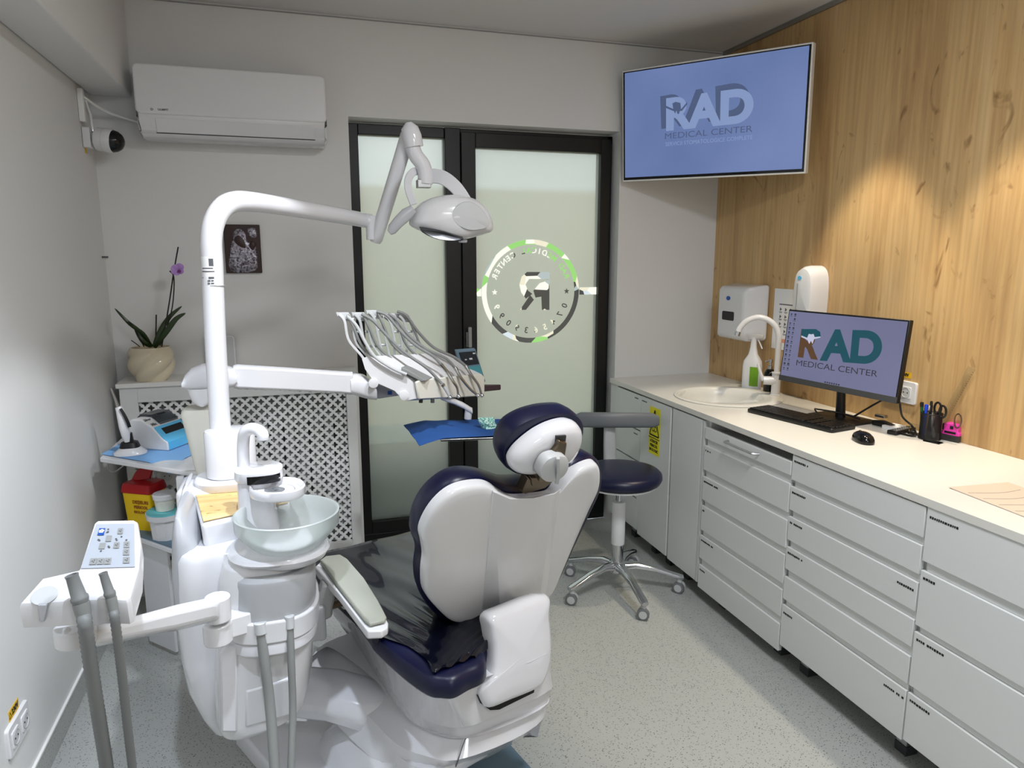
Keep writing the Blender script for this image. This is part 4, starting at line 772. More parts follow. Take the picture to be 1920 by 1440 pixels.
# ================================================================== DENTAL UNIT (floor column with cuspidor, lamp pole)
def sil(levels, Yr, dep, e=3.0, n=48, dy=0):
    secs = []
    for lv in levels:
        v, ul, ur = lv[:3]; dd = dep * (lv[3] if len(lv) > 3 else 1); sh = lv[4] if len(lv) > 4 else 0
        a, b = P(ul, v, Y=Yr), P(ur, v, Y=Yr); c = (a + b) / 2; c.y = Yr + dy + sh
        secs.append(sring(V((c.x, c.y, c.z)), (1, 0, 0), (0, 1, 0), (b.x - a.x) / 2, dd, e, n))
    return secs
du = thing('dental_unit', (-.14, 1.98, 0), 'white dental unit column with glass rinsing bowl and tall lamp pole, left of the chair', 'dental unit')
obj('column_body', G().loft(sil([(982, 343, 482, .9), (988, 336, 488, .97), (1000, 332, 492), (1050, 332, 500), (1120, 338, 505), (1180, 346, 510), (1230, 357, 515), (1275, 379, 515, .95), (1300, 395, 515, .9), (1306, 402, 510, .85)], 2.04, .21, 3.4)), 'gloss_white', du, bevel=.003)
obj('side_panel', G().loft(sil([(898, 351, 358, .6), (905, 346, 358, .8), (940, 338, 354, .95), (990, 332, 352), (1010, 333, 352)], 2.16, .1, 2.6)), 'gloss_white', du, bevel=.002)
obj('rear_block', G().box(-.34, -.10, 2.10, 2.26, .70, .872), 'gloss_white', du, bevel=.02, seg=4)
obj('side_door', G().loft(sil([(938, 338, 348, .4), (946, 335, 354, .55), (968, 331, 368, .66), (990, 329, 382, .7), (1050, 328, 394, .72), (1110, 334, 402, .72), (1150, 340, 404, .66), (1160, 343, 403, .6)], 2.0, .2, 3)), 'cool_grey', du, bevel=.002)
fb_secs = sil([(1012, 440, 560, .8), (1030, 418, 580, .95), (1060, 412, 588), (1110, 412, 589), (1180, 405, 588), (1215, 404, 587), (1270, 404, 581), (1300, 406, 574), (1318, 409, 566), (1328, 412, 556, .96), (1332, 418, 548, .92)], 1.88, .145, 3.0)
for k_, f_ in ((-3, .6), (-2, 1), (-1, 1)): fb_secs[k_] = [p + V((0, 0, f_ * .16 * (p.x + .25))) for p in fb_secs[k_]]
obj('front_body', G().loft(fb_secs), 'white_plastic', du, bevel=.002)
# facets and recess of the lower front
a0 = [P(u, v, Y=1.735) for u, v in ((457, 1300), (552, 1268), (558, 1358), (455, 1380))]
obj('front_recess', G().prism([P(u, v, Y=1.7325) for u, v in ((460, 1296), (556, 1268), (558, 1338), (459, 1366))], (0, .02, 0)), 'white_plastic', du, bevel=.006)
obj('corner_panel', G().prism([P(u, v, Y=1.738) for u, v in ((412, 1228), (424, 1212), (446, 1212), (446, 1374), (414, 1374))], (0, .03, 0)), 'gloss_white', du, bevel=.006)
band = obj('filter_cover', G().loft(sil([(1040, 440, 585, .95), (1048, 431, 590), (1056, 429, 592), (1113, 428, 593), (1116, 430, 591)], 1.865, .148, 2.7)), 'frost_cover', du, bevel=.002)
obj('ledge_ring', G().loft(sil([(1114, 423, 597, 1.02), (1116, 421, 599, 1.04), (1150, 421, 599, 1.04), (1152, 423, 597, 1.02)], 1.865, .15, 2.7)), 'white_plastic', du, bevel=.002)
obj('lower_ring', G().loft(sil([(1153, 424, 596, 1.01), (1155, 423, 597, 1.02), (1172, 424, 596, 1.02), (1174, 428, 590, 1)], 1.865, .15, 2.7)), 'gloss_white', du, bevel=.002)
# tower platform and tower
obj('bowl_platform', G().loft([sring(P(522, 1030, Y=1.83) + V((0, 0, z)), (1, 0, 0), (0, 1, 0), a, b, 2.3, 40) for z, a, b in ((-.012, .07, .07), (0, .115, .115), (.008, .122, .122), (.016, .118, .118), (.024, .085, .085))]), 'gloss_white', du)
obj('tower', G().loft([sring(V((-.112 + dx, 1.93, z)), (1, 0, 0), (0, 1, 0), a, b, 3.2, 36) for z, dx, a, b in ((.745, .012, .075, .08), (.76, .01, .07, .075), (.80, .002, .056, .066), (.86, -.002, .048, .058), (.93, -.004, .044, .054), (.945, -.004, .043, .052), (.948, -.004, .04, .05))]), 'gloss_white', du, bevel=.002)
hd = P(455, 893, Y=1.86)
ha = V((-.122, 1.92, .945))
obj('tower_head', G().loft([sring(ha + V((.018, -.0, z)), (1, .0, 0), (0, 1, 0), a, b, 2.8, 36) for z, a, b in ((0, .058, .052), (.006, .062, .056), (.026, .06, .055), (.03, .054, .05))]), 'gloss_white', du)
tb = P(495, 900, Y=1.80)
tc_ = V((-.070, 1.86, .922))
tray = [tc_ + V((x * 1.12, y * 1.15, 0)) for x, y in ((-.05, -.012), (-.02, -.05), (.025, -.062), (.058, -.05), (.072, -.015), (.06, .03), (.02, .055), (-.04, .05))]
obj('cup_tray', G().shell(spline(tray, 4), tc_, ZU, [(0, -.012), (.8, -.012), (.97, -.006), (1, .0), (1, .016), (.96, .019), (.9, .016), (.84, .006), (0, .004)]), 'gloss_white', du)
obj('tray_liner', G().shell(spline([tc_ + (p - tc_) * .72 for p in tray], 4), tc_ + V((0, 0, .006)), ZU, [(0, 0), (.9, 0), (1, .004), (.93, .006), (.86, .002), (0, .002)]), 'clear', du)
bd = [sring(ha + V((.018, 0, z)), (1, 0, 0), (0, 1, 0), .0625, .0575, 2.6, 72) for z in (-.002, .019)]
g = G(); lo, hi = bd[0][50:66], bd[1][50:66]; g.loft([lo + [V((p.x * 1, p.y + .004, p.z)) for p in lo][::-1], hi + [V((p.x, p.y + .004, p.z)) for p in hi][::-1]])
obj('sensor_band', g, 'black_gloss', du)
spt = [P(457, 884, Y=1.94), P(456, 855, Y=1.94), P(456, 830, Y=1.94), P(459, 812, Y=1.93), P(470, 804, Y=1.92), P(483, 806, Y=1.91), P(492, 814, Y=1.90), P(493, 823, Y=1.90)]
obj('water_spout', G().tube(spline(spt, 6, False), [.019] * 12 + [.0165] * 12 + [.013] * 12 + [.011] * 7, 16, sq=.9) if False else G().tube(spline(spt, 6, False), .0155, 16), 'gloss_white', du)
# bowl
bc = P(538, 962, Y=1.81); bz = bc.z
R_ = (P(638, 962, Y=1.81).x - P(438, 962, Y=1.81).x) / 2 * 1.0
obj('rinsing_bowl', G().lathe([(.01, -.098), (.062, -.098), (.070, -.09), (.095, -.07), (.128, -.03), (R_, .0), (R_ + .001, .004), (R_ - .003, .006), (R_ - .009, .002), (.118, -.028), (.088, -.062), (.06, -.08), (.01, -.085)], (bc.x, bc.y, bz), 64), 'frost_bowl', du, angle=60)
obj('bowl_collar', G().lathe([(0, -.125), (.07, -.125), (.092, -.112), (.102, -.095), (.098, -.088), (.066, -.098), (0, -.1)], (bc.x, bc.y, bz), 48), 'gloss_white', du)
# wood topped side box
wz = .852
wp = [P(u, v, Z=wz) for u, v in ((359, 914), (377, 981))] + [P(545, 944, Z=wz), P(532, 890, Z=wz)]
def inset(pts, k): c = sum(pts, V()) / len(pts); return [c + (p - c) * k for p in pts]
obj('side_box', G().loft([inset([p + V((0, 0, -.10)) for p in wp], .92), inset([p + V((0, 0, -.06)) for p in wp], .98), [p + V((0, 0, -.003)) for p in wp]]), 'gloss_white', du, bevel=.012, seg=4)
obj('wood_inlay', G().loft([inset([p + V((0, 0, -.001)) for p in wp], .95), inset([p + V((0, 0, .003)) for p in wp], .95)]), 'oak_light', du, bevel=.001)
obj('clear_clip', G().box(-.158, -.15, 1.93, 1.96, wz, wz + .03), 'smoke_clear', du, bevel=.002)
# pole base, pole
pb = V((-.218, 2.17, .885)); PX = [P(414, 812, Y=2.2), P(404, 640, Y=2.2), P(398, 500, Y=2.2)]
obj('pole_shelf', G().loft([sring(pb + V((.03, .0, z)), (1, 0, 0), (0, 1, 0), a, b, 3, 36) for z, a, b in ((-.03, .10, .075), (-.018, .106, .08), (-.004, .108, .082), (0, .104, .078))]), 'gloss_white', du, bevel=.002)
obj('pole_socket', G().loft([sring(pb + V((.026, 0, z)), (.98, .2, 0), (-.2, .98, 0), a, b, 2.2, 40) for z, a, b in ((0, .066, .05), (.003, .07, .053), (.132, .07, .053), (.138, .066, .05), (.14, .05, .04))]), 'gloss_white', du)
pp = [V((PX[0].x, 2.2, pb.z + .10)), PX[0], PX[1], PX[2], P(396, 450, Y=2.2), P(402, 415, Y=2.205), P(418, 389, Y=2.22), P(440, 378, Y=2.25), P(470, 378, Y=2.29), P(520, 385, Y=2.38), P(580, 395, Y=2.5), P(640, 405, Y=2.62), P(682, 413, Y=2.72)]
sp_ = spline(pp, 7, False); n = len(sp_)
pole = obj('lamp_pole', G().tube(sp_, [.0295 if i < n * .6 else .0295 - .001 * (i - n * .6) / (n * .4) * 3 for i in range(n)], 28), 'gloss_white', du)
# type plate on the pole
def wrap(v0, v1, ang0, ang1, r=.0305):
    z0, z1 = P(400, v1, Y=2.17).z, P(400, v0, Y=2.17).z; cx = (P(399, (v0 + v1) / 2, Y=2.2)).x; g_ = G(); L0 = [V((cx + r * math.sin(math.radians(a)), 2.2 - r * math.cos(math.radians(a)), 0)) for a in [ang0 + (ang1 - ang0) * i / 10 for i in range(11)]]
    L1 = [V((cx + (r - .001) * math.sin(math.radians(a)), 2.2 - (r - .001) * math.cos(math.radians(a)), 0)) for a in [ang0 + (ang1 - ang0) * i / 10 for i in range(11)]]
    sec = L0 + L1[::-1]; return g_.loft([[p + V((0, 0, z0)) for p in sec], [p + V((0, 0, z1)) for p in sec]])
pl = obj('type_plate', wrap(481, 535, -62, 18, .0302), 'paper', pole)
obj('barcode', wrap(485, 499, -60, 8, .0306), 'ink_grey', pl)
g = G()
for (v0, v1, a0_, a1_) in ((502, 504, -58, 6), (508, 510, -58, 14), (519, 523, -15, 12), (525, 528, -20, -6), (525, 528, -2, 10), (530, 533, -20, -8), (530, 533, -3, 12), (520, 521, -58, -48)): q = wrap(v0, v1, a0_, a1_, .0307); g.add(q.v, q.f)
obj('plate_print', g, 'ink_grey', pl)
obj('pole_seam', G().lathe([(.0285, 0), (.0300, 0), (.0300, .0015), (.0285, .0015)], (PX[2].x + .001, 2.2, P(400, 536, Y=2.2).z), 28), 'grey_plastic', pole)
# round body under the delivery arm, cup under elbow (behind the pole)
obj('rear_column', G().loft([sring(P(u, v, Y=2.36), (1, 0, 0), (0, 1, 0), a_, .055, 2.8, 32) for u, v, a_ in ((396, 884, .042), (391, 850, .048), (386, 800, .06), (384, 775, .068), (384, 767, .066), (384, 763, .058))]), 'offwhite', du)
obj('hose_hook', G().box(-.02, .045, 1.83, 1.9, .5, .6), 'cool_grey', du, bevel=.008)
# ================================================================== OPERATING LAMP
ol = thing('operating_lamp', P(850, 410, Y=2.6), 'white operating lamp head hanging from a jointed arm in front of the frosted door', 'dental lamp')
e0, e1 = P(704, 452, Y=2.72), P(768, 243, Y=2.62)
obj('knuckle', G().tube([P(683, 413, Y=2.72), P(697, 415, Y=2.72)], .026, 20).tube([P(697, 405, Y=2.715), P(697, 450, Y=2.715)], [.022, .02], 16), 'gloss_white', ol, bevel=.002)
obj('lamp_arm', G().tube([e0 - (e1 - e0) * .01, e0 + (e1 - e0) * .02, e1 - (e1 - e0) * .05, e1], [.019, .0245, .0265, .02], 24), 'gloss_white', ol)
obj('arm_head', G().tube([P(776, 276, Y=2.6), P(772, 256, Y=2.6), P(768, 240, Y=2.6), P(766, 230, Y=2.6)], [.034, .035, .03, .012], 24), 'gloss_white', ol)
obj('goose_neck', G().tube(spline([P(776, 262, Y=2.6), P(774, 276, Y=2.6), P(780, 292, Y=2.6), P(792, 308, Y=2.6), P(797, 325, Y=2.6), P(797, 345, Y=2.6)], 5, False), .0265, 22), 'gloss_white', ol)
obj('steel_joint', G().obox(P(794, 345, Y=2.6), (1, 0, 0), (0, 1, 0), ZU, .024, .02, .014), 'steel', ol, bevel=.002)
hc = P(843, 405, Y=2.56); hu = V((.96, .1, -.22)).normalized(); hf = V((.0, -.94, .30)); hf = (hf - hu * hf.dot(hu)).normalized(); hw = hu.cross(hf); hw = -hw if hw.z < 0 else hw
# yoke: two curved flat bars
def bar(pts, w1, w2, t_=.004, facing=None):
    pp = spline(pts, 6, False); n = len(pp); secs = []
    for i, p in enumerate(pp):
        tg = (pp[min(i + 1, n - 1)] - pp[max(i - 1, 0)]).normalized(); f = facing or (CAM - p).normalized(); s_ = tg.cross(f).normalized(); nn = s_.cross(tg); w_ = w1 + (w2 - w1) * i / (n - 1)
        secs.append([p - s_ * w_ - nn * t_, p + s_ * w_ - nn * t_, p + s_ * w_ + nn * t_, p - s_ * w_ + nn * t_])
    return G().loft(secs)
obj('yoke', bar([P(806, 330, Y=2.60), P(830, 333, Y=2.57), P(855, 352, Y=2.55), P(876, 382, Y=2.54)], .026, .022, .004), 'gloss_white', ol, bevel=.003)
obj('yoke', bar([P(790, 322, Y=2.62), P(776, 322, Y=2.60), P(766, 335, Y=2.57), P(766, 356, Y=2.55), P(776, 384, Y=2.54)], .014, .013, .004), 'gloss_white', ol, bevel=.003)
# head: shallow dome with sloped rim
out = [P(u, v, Y=2.56) for u, v in ((769, 409), (778, 390), (800, 374), (835, 366), (868, 368), (895, 378), (912, 395), (919, 410), (921, 432), (905, 440), (870, 449), (845, 450), (810, 441), (771, 425))]
cx = sum(out, V()) / len(out)
hd_ = spline(out, 4)
g = G().shell(hd_, cx, (0, -1, 0), [(0, -.05), (.6, -.048), (.9, -.03), (1, 0), (.985, .03), (.9, .055), (.72, .075), (.4, .085), (0, .088)])
obj('lamp_housing', g, 'white_plastic', ol, angle=60)
el = spline([P(u, v, Y=2.48) for u, v in ((846, 400), (853, 388), (868, 379), (885, 379), (903, 392), (915, 410), (917, 422), (905, 430), (880, 432), (860, 424), (848, 412))], 4); ec = sum(el, V()) / len(el)
obj('side_cap', G().shell(el, ec, (0, -1, 0), [(0, -.03), (1, -.02), (1, .004), (.95, .007), (0, .009)]), 'light_grey', ol)
rl_ = [P(u, v, Y=2.50) for u, v in ((787, 428), (805, 427), (830, 430), (850, 437), (868, 445), (850, 448), (825, 446), (803, 439))]; rc = sum(rl_, V()) / len(rl_)
obj('reflector', G().shell(spline(rl_, 4), rc, V((0, -.9, -.44)).normalized(), [(0, -.02), (1, -.015), (1, .018), (.93, .021), (.9, .016), (0, .010)]), 'lens', ol)
obj('handle', G().loft([sring(P(u, v, Y=2.5), V((.5, 0, -.86)) if False else V((.62, 0, -.78)), (0, 1, 0), a, b, 2.5, 20) for u, v, a, b in ((775, 392, .016, .012), (762, 402, .022, .014), (747, 416, .020, .013), (735, 430, .018, .012), (730, 436, .010, .007))]), 'cool_grey', ol)
obj('lower_handle', G().obox(P(868, 452, Y=2.54), (1, 0, 0), (0, 1, 0), ZU, .014, .012, .006), 'cool_grey', ol, bevel=.004)
# ================================================================== DELIVERY HEAD WITH INSTRUMENTS
dl = thing('instrument_console', P(790, 735, Y=2.5), 'white delivery console with whip arms and hoses on a long white arm', 'dental console')
YD = 2.42
def DD(u, v, Y=YD): return P(u, v, Y=Y)
obj('elbow_cover', G().loft([sring(DD(u, (t_ + b_) / 2, 2.34), (0, 1, 0), ZU, .045, (DD(u, t_, 2.34).z - DD(u, b_, 2.34).z) / 2, 3.2, 24) for u, t_, b_ in ((344, 712, 724), (350, 700, 728), (362, 688, 729), (382, 682, 729), (420, 684, 727), (440, 690, 724), (446, 698, 716))]), 'gloss_white', dl)
obj('elbow_cup', G().loft([sring(DD((l + r) / 2, v, 2.34), (1, 0, 0), (0, 1, 0), (DD(r, v, 2.34).x - DD(l, v, 2.34).x) / 2, .04, 2.2, 28) for v, l, r in ((726, 350, 408), (740, 355, 406), (750, 360, 402), (756, 367, 396), (758, 374, 390))]), 'white_plastic', dl)
obj('swing_arm', G().loft([[DD(u, t_, YD + d - .04), DD(u, t_ - 5, YD + d - .02), DD(u, t_ - 5, YD + d + .03), DD(u, b_ + 3, YD + d + .03), DD(u, b_ + 1, YD + d - .02), DD(u, b_, YD + d - .04)] for u, t_, b_, d in ((436, 690, 724, -.06), (446, 688, 727, -.06), (540, 694, 731, -.03), (640, 701, 736, 0), (662, 702, 738, 0))]), 'gloss_white', dl, bevel=.005, seg=3)
obj('arm_end', G().loft([sring(DD(u, (t_ + b_) / 2, YD), (0, 1, 0), ZU, .045, (DD(u, t_).z - DD(u, b_).z) / 2, 3, 24) for u, t_, b_ in ((656, 702, 737), (668, 699, 741), (684, 703, 746), (698, 714, 748), (704, 722, 748))]), 'gloss_white', dl)
obj('arm_neck', G().prism([DD(u, v, 2.44) for u, v in ((694, 716), (712, 722), (746, 734), (750, 742), (712, 748), (694, 748))], (0, .07, 0)), 'cool_grey', dl, bevel=.006)
obj('blue_button', G().prism([DD(u, v, 2.438) for u, v in ((727, 733), (735, 733), (735, 740), (727, 740))], (0, .006, 0)), 'blue_label', dl, smooth=False)
dv = V((.42, .30, 0))      # width direction of the head (right and away)
bodyp = [(678, 672), (690, 668), (716, 684), (752, 700), (764, 706), (772, 716), (778, 748), (762, 752), (752, 746), (740, 733), (700, 715), (684, 692)]
front = [DD(u, v, 2.36) for u, v in bodyp]; far = []
fcen = sum(front, V()) / len(front)
def rgt(u, v, Y): return P(u, v, Y=Y)
farp = [(822, 664), (832, 661), (850, 672), (874, 689), (890, 695), (904, 702), (908, 738), (898, 743), (890, 738), (880, 726), (848, 706), (826, 684)]
far = [P(u, v, Y=2.62) for u, v in farp]
obj('console_body', G().loft([inset(front, .93), front, far, inset(far, .93)]), 'white_plastic', dl, bevel=.004)
pad = [DD(u, v, Y) for u, v, Y in ((776, 716, 2.355), (784, 712, 2.36), (898, 700, 2.60), (905, 706, 2.605), (905, 738, 2.605), (898, 742, 2.60), (782, 748, 2.36))]
obj('silicone_pad', G().prism(pad, V((.35, -.6, 0)).normalized() * .012), 'offwhite', dl, bevel=.004)
for u, v in ((700, 718), (757, 741)):
    obj('pivot_cap', G().lathe([(0, 0), (.017, 0), (.016, .008), (.008, .01), (0, .01)], DD(u, v, 2.36), 24, (1, 0, 0), ZU, (0, -1, 0)), 'white_plastic', dl)
obj('grip_pad', G().loft([[P(u, v, Y=2.35 + .06 * i / 1) for u, v in (((752, 688), (762, 692), (800, 714), (790, 716), (752, 697)) if i == 0 else ((762, 684), (772, 688), (812, 708), (802, 711), (762, 692)))] for i in range(2)]), 'hose', dl, bevel=.003)
for u in (789, 811): obj('foot_stub', G().tube([P(u, 747, Y=2.40), P(u, 755, Y=2.40)], .007, 10), 'rubber', dl)
# touch display
dq = [P(u, v, Y=2.62) for u, v in ((853, 656), (891, 653), (911, 716), (874, 722))]; dn = (dq[1] - dq[0]).cross(dq[3] - dq[0]).normalized(); dn = dn if dn.y < 0 else -dn
dp = obj('display_housing', G().prism(dq, dn * -.018), 'steel_blue', dl, bevel=.004)
def din(k0, k1, j0, j1, dd): return [dq[0].lerp(dq[1], a).lerp(dq[3].lerp(dq[2], a), b) + dn * dd for a, b in ((k0, j0), (k1, j0), (k1, j1), (k0, j1))]
obj('display_screen', G().prism(din(.14, .95, .08, .46, .0005), dn * .0008), 'device_screen', dp, smooth=False)
obj('display_keys', G().prism(din(.10, .95, .5, .9, .0005), dn * .0008), 'key_teal', dp, smooth=False)
g = G()
for a, b, w_, h_ in ((.32, .28, .1, .03), (.55, .26, .15, .05), (.8, .12, .12, .04)): g.prism(din(a, a + w_, b, b + h_, .0014), dn * .0003)
obj('display_text', g, 'light_grey', dp, smooth=False)
obj('side_handle', G().loft([[P(u, t_, Y=2.60), P(u, t_ + 0, Y=2.63), P(u, b_, Y=2.63), P(u, b_, Y=2.60)] for u, t_, b_ in ((900, 721, 735), (939, 721, 731))]), 'dark_brown', dl, bevel=.004)
# tray bracket and tray
obj('tray_bracket', G().loft([sring(P(u, v, Y=2.5), V((0, 1, 0)), V((0, 0, 1)), .02, h_, 3, 12) for u, v, h_ in ((826, 746, .006), (850, 752, .011), (868, 760, .012), (884, 770, .012))]).tube([P(879, 764, Y=2.5), P(877, 786, Y=2.5)], .014, 12), 'white_plastic', dl, bevel=.002)
tz = P(860, 790, Y=2.5).z - .012
ty = [V((p.x, p.y, tz)) for p in (P(826, 824, Z=tz), P(957, 819, Z=tz), P(946, 792, Z=tz), P(816, 795, Z=tz))]
obj('tray', G().prism(ty, (0, 0, -.008)), 'steel', dl, bevel=.002)
# whip arms with hoses
tops = [(640, 588, 2.36), (669, 588, 2.41), (696, 584, 2.46), (726, 590, 2.51), (752, 590, 2.56)]
bots = [(684, 688, 2.38), (706, 686, 2.43), (722, 684, 2.48), (744, 683, 2.53), (766, 682, 2.57)]
hoses = [[(650, 592, 2.36), (668, 610, 2.36), (684, 640, 2.36), (702, 668, 2.36), (735, 690, 2.36), (762, 702, 2.36)],
         [(678, 589, 2.41), (700, 602, 2.41), (728, 632, 2.41), (760, 662, 2.41), (800, 690, 2.41), (829, 720, 2.42)],
         [(706, 584, 2.46), (726, 592, 2.46), (752, 622, 2.46), (780, 648, 2.46), (812, 668, 2.46), (828, 685, 2.46)],
         [(728, 588, 2.51), (744, 600, 2.51), (766, 628, 2.51), (800, 655, 2.51), (836, 672, 2.51), (854, 691, 2.51)],
         [(745, 584, 2.56), (762, 592, 2.56), (784, 622, 2.56), (814, 652, 2.56), (852, 670, 2.56), (874, 687, 2.56)]]
for i in range(5):
    (tu, tv, tY), (bu, bv, bY) = tops[i], bots[i]
    # ladder shaped bracket: two rails joined by rungs
    L_ = [P(tu - 8, tv, Y=tY), P(tu + 2, tv, Y=tY), P(tu + 6, tv + 12, Y=tY), P(bu - 8, bv - 30, Y=bY), P(bu, bv + 2, Y=bY)]
    rail1 = bar([P(tu - 4, tv + 1, Y=tY), P(tu + 6, tv + 14, Y=tY), P(tu + 14, tv + 50, Y=(tY + bY) / 2), P(bu - 4, bv - 18, Y=bY), P(bu + 4, bv + 2, Y=bY)], .0045, .004, .012)
    wa = obj('whip_arm', rail1, 'white_plastic' if i == 0 else 'light_grey', dl, bevel=.0015)
    obj('whip_rail', bar([P(tu + 14, tv + 2, Y=tY + .01), P(tu + 22, tv + 26, Y=tY), P(tu + 28, tv + 55, Y=(tY + bY) / 2), P(bu + 8, bv - 16, Y=bY), P(bu + 12, bv + 2, Y=bY)], .004, .004, .012), 'light_grey', wa, bevel=.0015)
    g = G()
    for f in (.1, .34, .62): a_ = P(tu + 4, tv, Y=tY).lerp(P(bu, bv, Y=bY), f); b_ = P(tu + 20, tv, Y=tY).lerp(P(bu + 10, bv, Y=bY), f); g.tube([a_, b_], .0042, 8)
    obj('rung', g, 'light_grey', wa); g = G()
    g.prism([P(tu - 10, tv - 2, Y=tY), P(tu + 14, tv - 2, Y=tY), P(tu + 18, tv + 14, Y=tY), P(tu + 4, tv + 14, Y=tY), P(tu - 8, tv + 5, Y=tY)], (0, .018, 0))
    obj('whip_head', g, 'light_grey', wa, bevel=.0015)
    obj('hose', G().tube(spline([P(u, v, Y=Y - .015) for u, v, Y in hoses[i]], 6, False), .0055, 10), 'hose' if i not in (0,) else 'light_grey', dl)
    # return loop of hose from the console up to the whip arm
    obj('hose', G().tube(spline([P(tu + 12, tv + 2, Y=tY - .012), P(tu + 24, tv + 28, Y=tY - .012), P(tu + 40, tv + 62, Y=tY), P(tu + 75, tv + 92, Y=tY + .02), P(tu + 105, tv + 106, Y=tY + .05)], 6, False), .0048, 10), 'hose', dl)
hps = [([(829, 720, 2.42), (838, 734, 2.42), (843, 744, 2.42)], 'grey fronted air syringe, leftmost instrument resting on the console', 'cool_grey'),
       ([(826, 683, 2.46), (838, 697, 2.46), (850, 716, 2.45), (857, 727, 2.45), (859, 742, 2.45)], 'steel handpiece second from the left on the console', 'steel'),
       ([(853, 689, 2.51), (864, 708, 2.50), (882, 730, 2.50), (896, 741, 2.50)], 'steel handpiece second from the right on the console', 'steel'),
       ([(873, 686, 2.56), (884, 704, 2.55), (897, 722, 2.55), (903, 741, 2.55)], 'steel handpiece beside the touch display, rightmost on the console', 'steel')]
for pts, lb, mt in hps:
    q = [P(u, v, Y=Y - .022) for u, v, Y in pts]; t = thing('handpiece', q[-1], lb, 'handpiece', 'instruments resting on the delivery console')
    s_ = spline(q, 6, False); n = len(s_); obj('handpiece_body', G().tube(s_, [.0065 - .0025 * i / n for i in range(n)], 12), mt, t)
    obj('handpiece_head', G().tube([s_[-1] + V((-.002, -.001, .004)), s_[-1] + V((.003, -.006, -.005))], .0065, 12), 'chrome', t, bevel=.001)
    obj('coupling', G().tube([s_[0], s_[2]], .0075, 12), 'steel', t)
# blue cloth and mask packet on tray
cl = [(757, 797, .0), (800, 786, 0), (880, 783, 0), (935, 789, 0), (962, 802, 0)]
def sheet(g, o, U, W, nu, nv, f, th_=.0012):
    vs = []; fs = []
    for j in range(nv + 1):
        for i in range(nu + 1): vs.append(f(i / nu, j / nv))
    m_ = len(vs); vs += [p - V((0, 0, th_)) for p in vs]
    for j in range(nv):
        for i in range(nu):
            a = j * (nu + 1) + i; fs.append((a, a + 1, a + nu + 2, a + nu + 1)); fs.append((m_ + a, m_ + a + nu + 1, m_ + a + nu + 2, m_ + a + 1))
    bd_ = [(i, i + 1) for i in range(nu)] + [((nv) * (nu + 1) + i + 1, nv * (nu + 1) + i) for i in range(nu)] + [((j + 1) * (nu + 1), j * (nu + 1)) for j in range(nv)] + [(j * (nu + 1) + nu, (j + 1) * (nu + 1) + nu) for j in range(nv)]
    fs += [(a, b, b + m_, a + m_) for a, b in bd_]; return g.add(vs, fs)
cz_ = tz + .004
c00, c10, c11, c01 = P(796, 823, Z=cz_), P(958, 815, Z=cz_), P(942, 786, Z=cz_), P(772, 789, Z=cz_)
tipd = P(787, 836, Y=c00.y - .03)
def fcl(a, b):
    p = c00.lerp(c10, a).lerp(c01.lerp(c11, a), b); k = max(0, 1 - (a * 4.2 + b * .9)); p = p + (P(786, 836, Y=c00.y - .02) - c00) * (k ** 1.3)
    k2 = max(0, 1 - a * 7) * b; p = p + V((-.03, 0, -.012)) * k2; return p + V((0, 0, .0025 * math.sin(a * 23 + b * 5) * math.sin(b * 9)))
tag(obj('blue_cloth', sheet(G(), None, None, None, 36, 20, fcl), 'blue_cloth'), 'dark blue disposable cloth drooping over the instrument tray', 'cloth')
m = mat('packet', (110, 190, 176), .35); N, L, b = nodes(m); tcx = N.new('ShaderNodeTexCoord'); nz = N.new('ShaderNodeTexVoronoi'); nz.inputs['Scale'].default_value = 160; L.new(tcx.outputs['Object'], nz.inputs['Vector']); r = ramp(N, [(.15, lin((60, 120, 110))), (.5, lin((150, 214, 200))), (.7, lin((210, 236, 226)))]); L.new(nz.outputs['Distance'], r.inputs[0]); L.new(r.outputs[0], b.inputs['Base Color'])
pk = P(912, 800, Z=cz_ + .004)
tag(obj('sterile_packet', G().shell(spline([P(u, v, Y=pk.y) for u, v in ((896, 784), (914, 783), (926, 783), (929, 794), (938, 805), (928, 810), (906, 811), (902, 800))], 3), pk + V((0, 0, .004)), (0, -1, 0), [(0, -.02), (.7, -.016), (1, 0), (.75, .012), (.35, .02), (0, .012)], disp=lambda q, h: .004 * math.sin(q.x * 300) * math.cos(q.z * 260)), 'packet', angle=20), 'crumpled green patterned packet lying on the blue cloth', 'packet')
# ================================================================== ASSISTANT CONSOLE (front left)
ac = thing('assistant_console', (-.42, 1.42, .82), 'white assistant console with a membrane keypad and two suction handpieces at the left', 'dental console')
YH = 1.36
o1 = P(150, 1165, Y=YH)
def AH(u, v, Y=YH): return P(u, v, Y=Y)
topn = V((0, -.42, .908)); tp0 = AH(140, 1128)
def TH(u, v): return hit(u, v, tp0, topn)
# holder block: traced top outline on its slope, then walls straight down
ho = [(36, 1133), (78, 1086), (148, 1070), (150, 1066), (178, 980), (184, 975), (252, 974), (259, 978), (266, 1022), (262, 1068), (246, 1122), (238, 1127), (206, 1126), (160, 1127), (96, 1131)]
tp = [TH(u, v) for u, v in ho]
low = [V((p.x, p.y, min(p.z - .012, AH(140, 1128).z + .015 + (p.z - tp0.z) * .75))) for p in tp]
bot = []
for (u, v), p in zip(ho, tp): bot.append(V((p.x, p.y + .006, p.z - .048 if v > 1060 else p.z - .03)))
obj('console_body', G().loft([inset(bot, .93), bot, [p - V((0, 0, .006)) for p in tp], inset(tp, .975)]), 'white_plastic', ac, bevel=.004, seg=3)
kp = [TH(u, v) + topn * .001 for u, v in ((181, 984), (252, 983), (253, 1064), (152, 1067))]
kb_ = obj('keypad', G().prism(kp, topn * .0012), 'keypad_grey', ac, smooth=False)
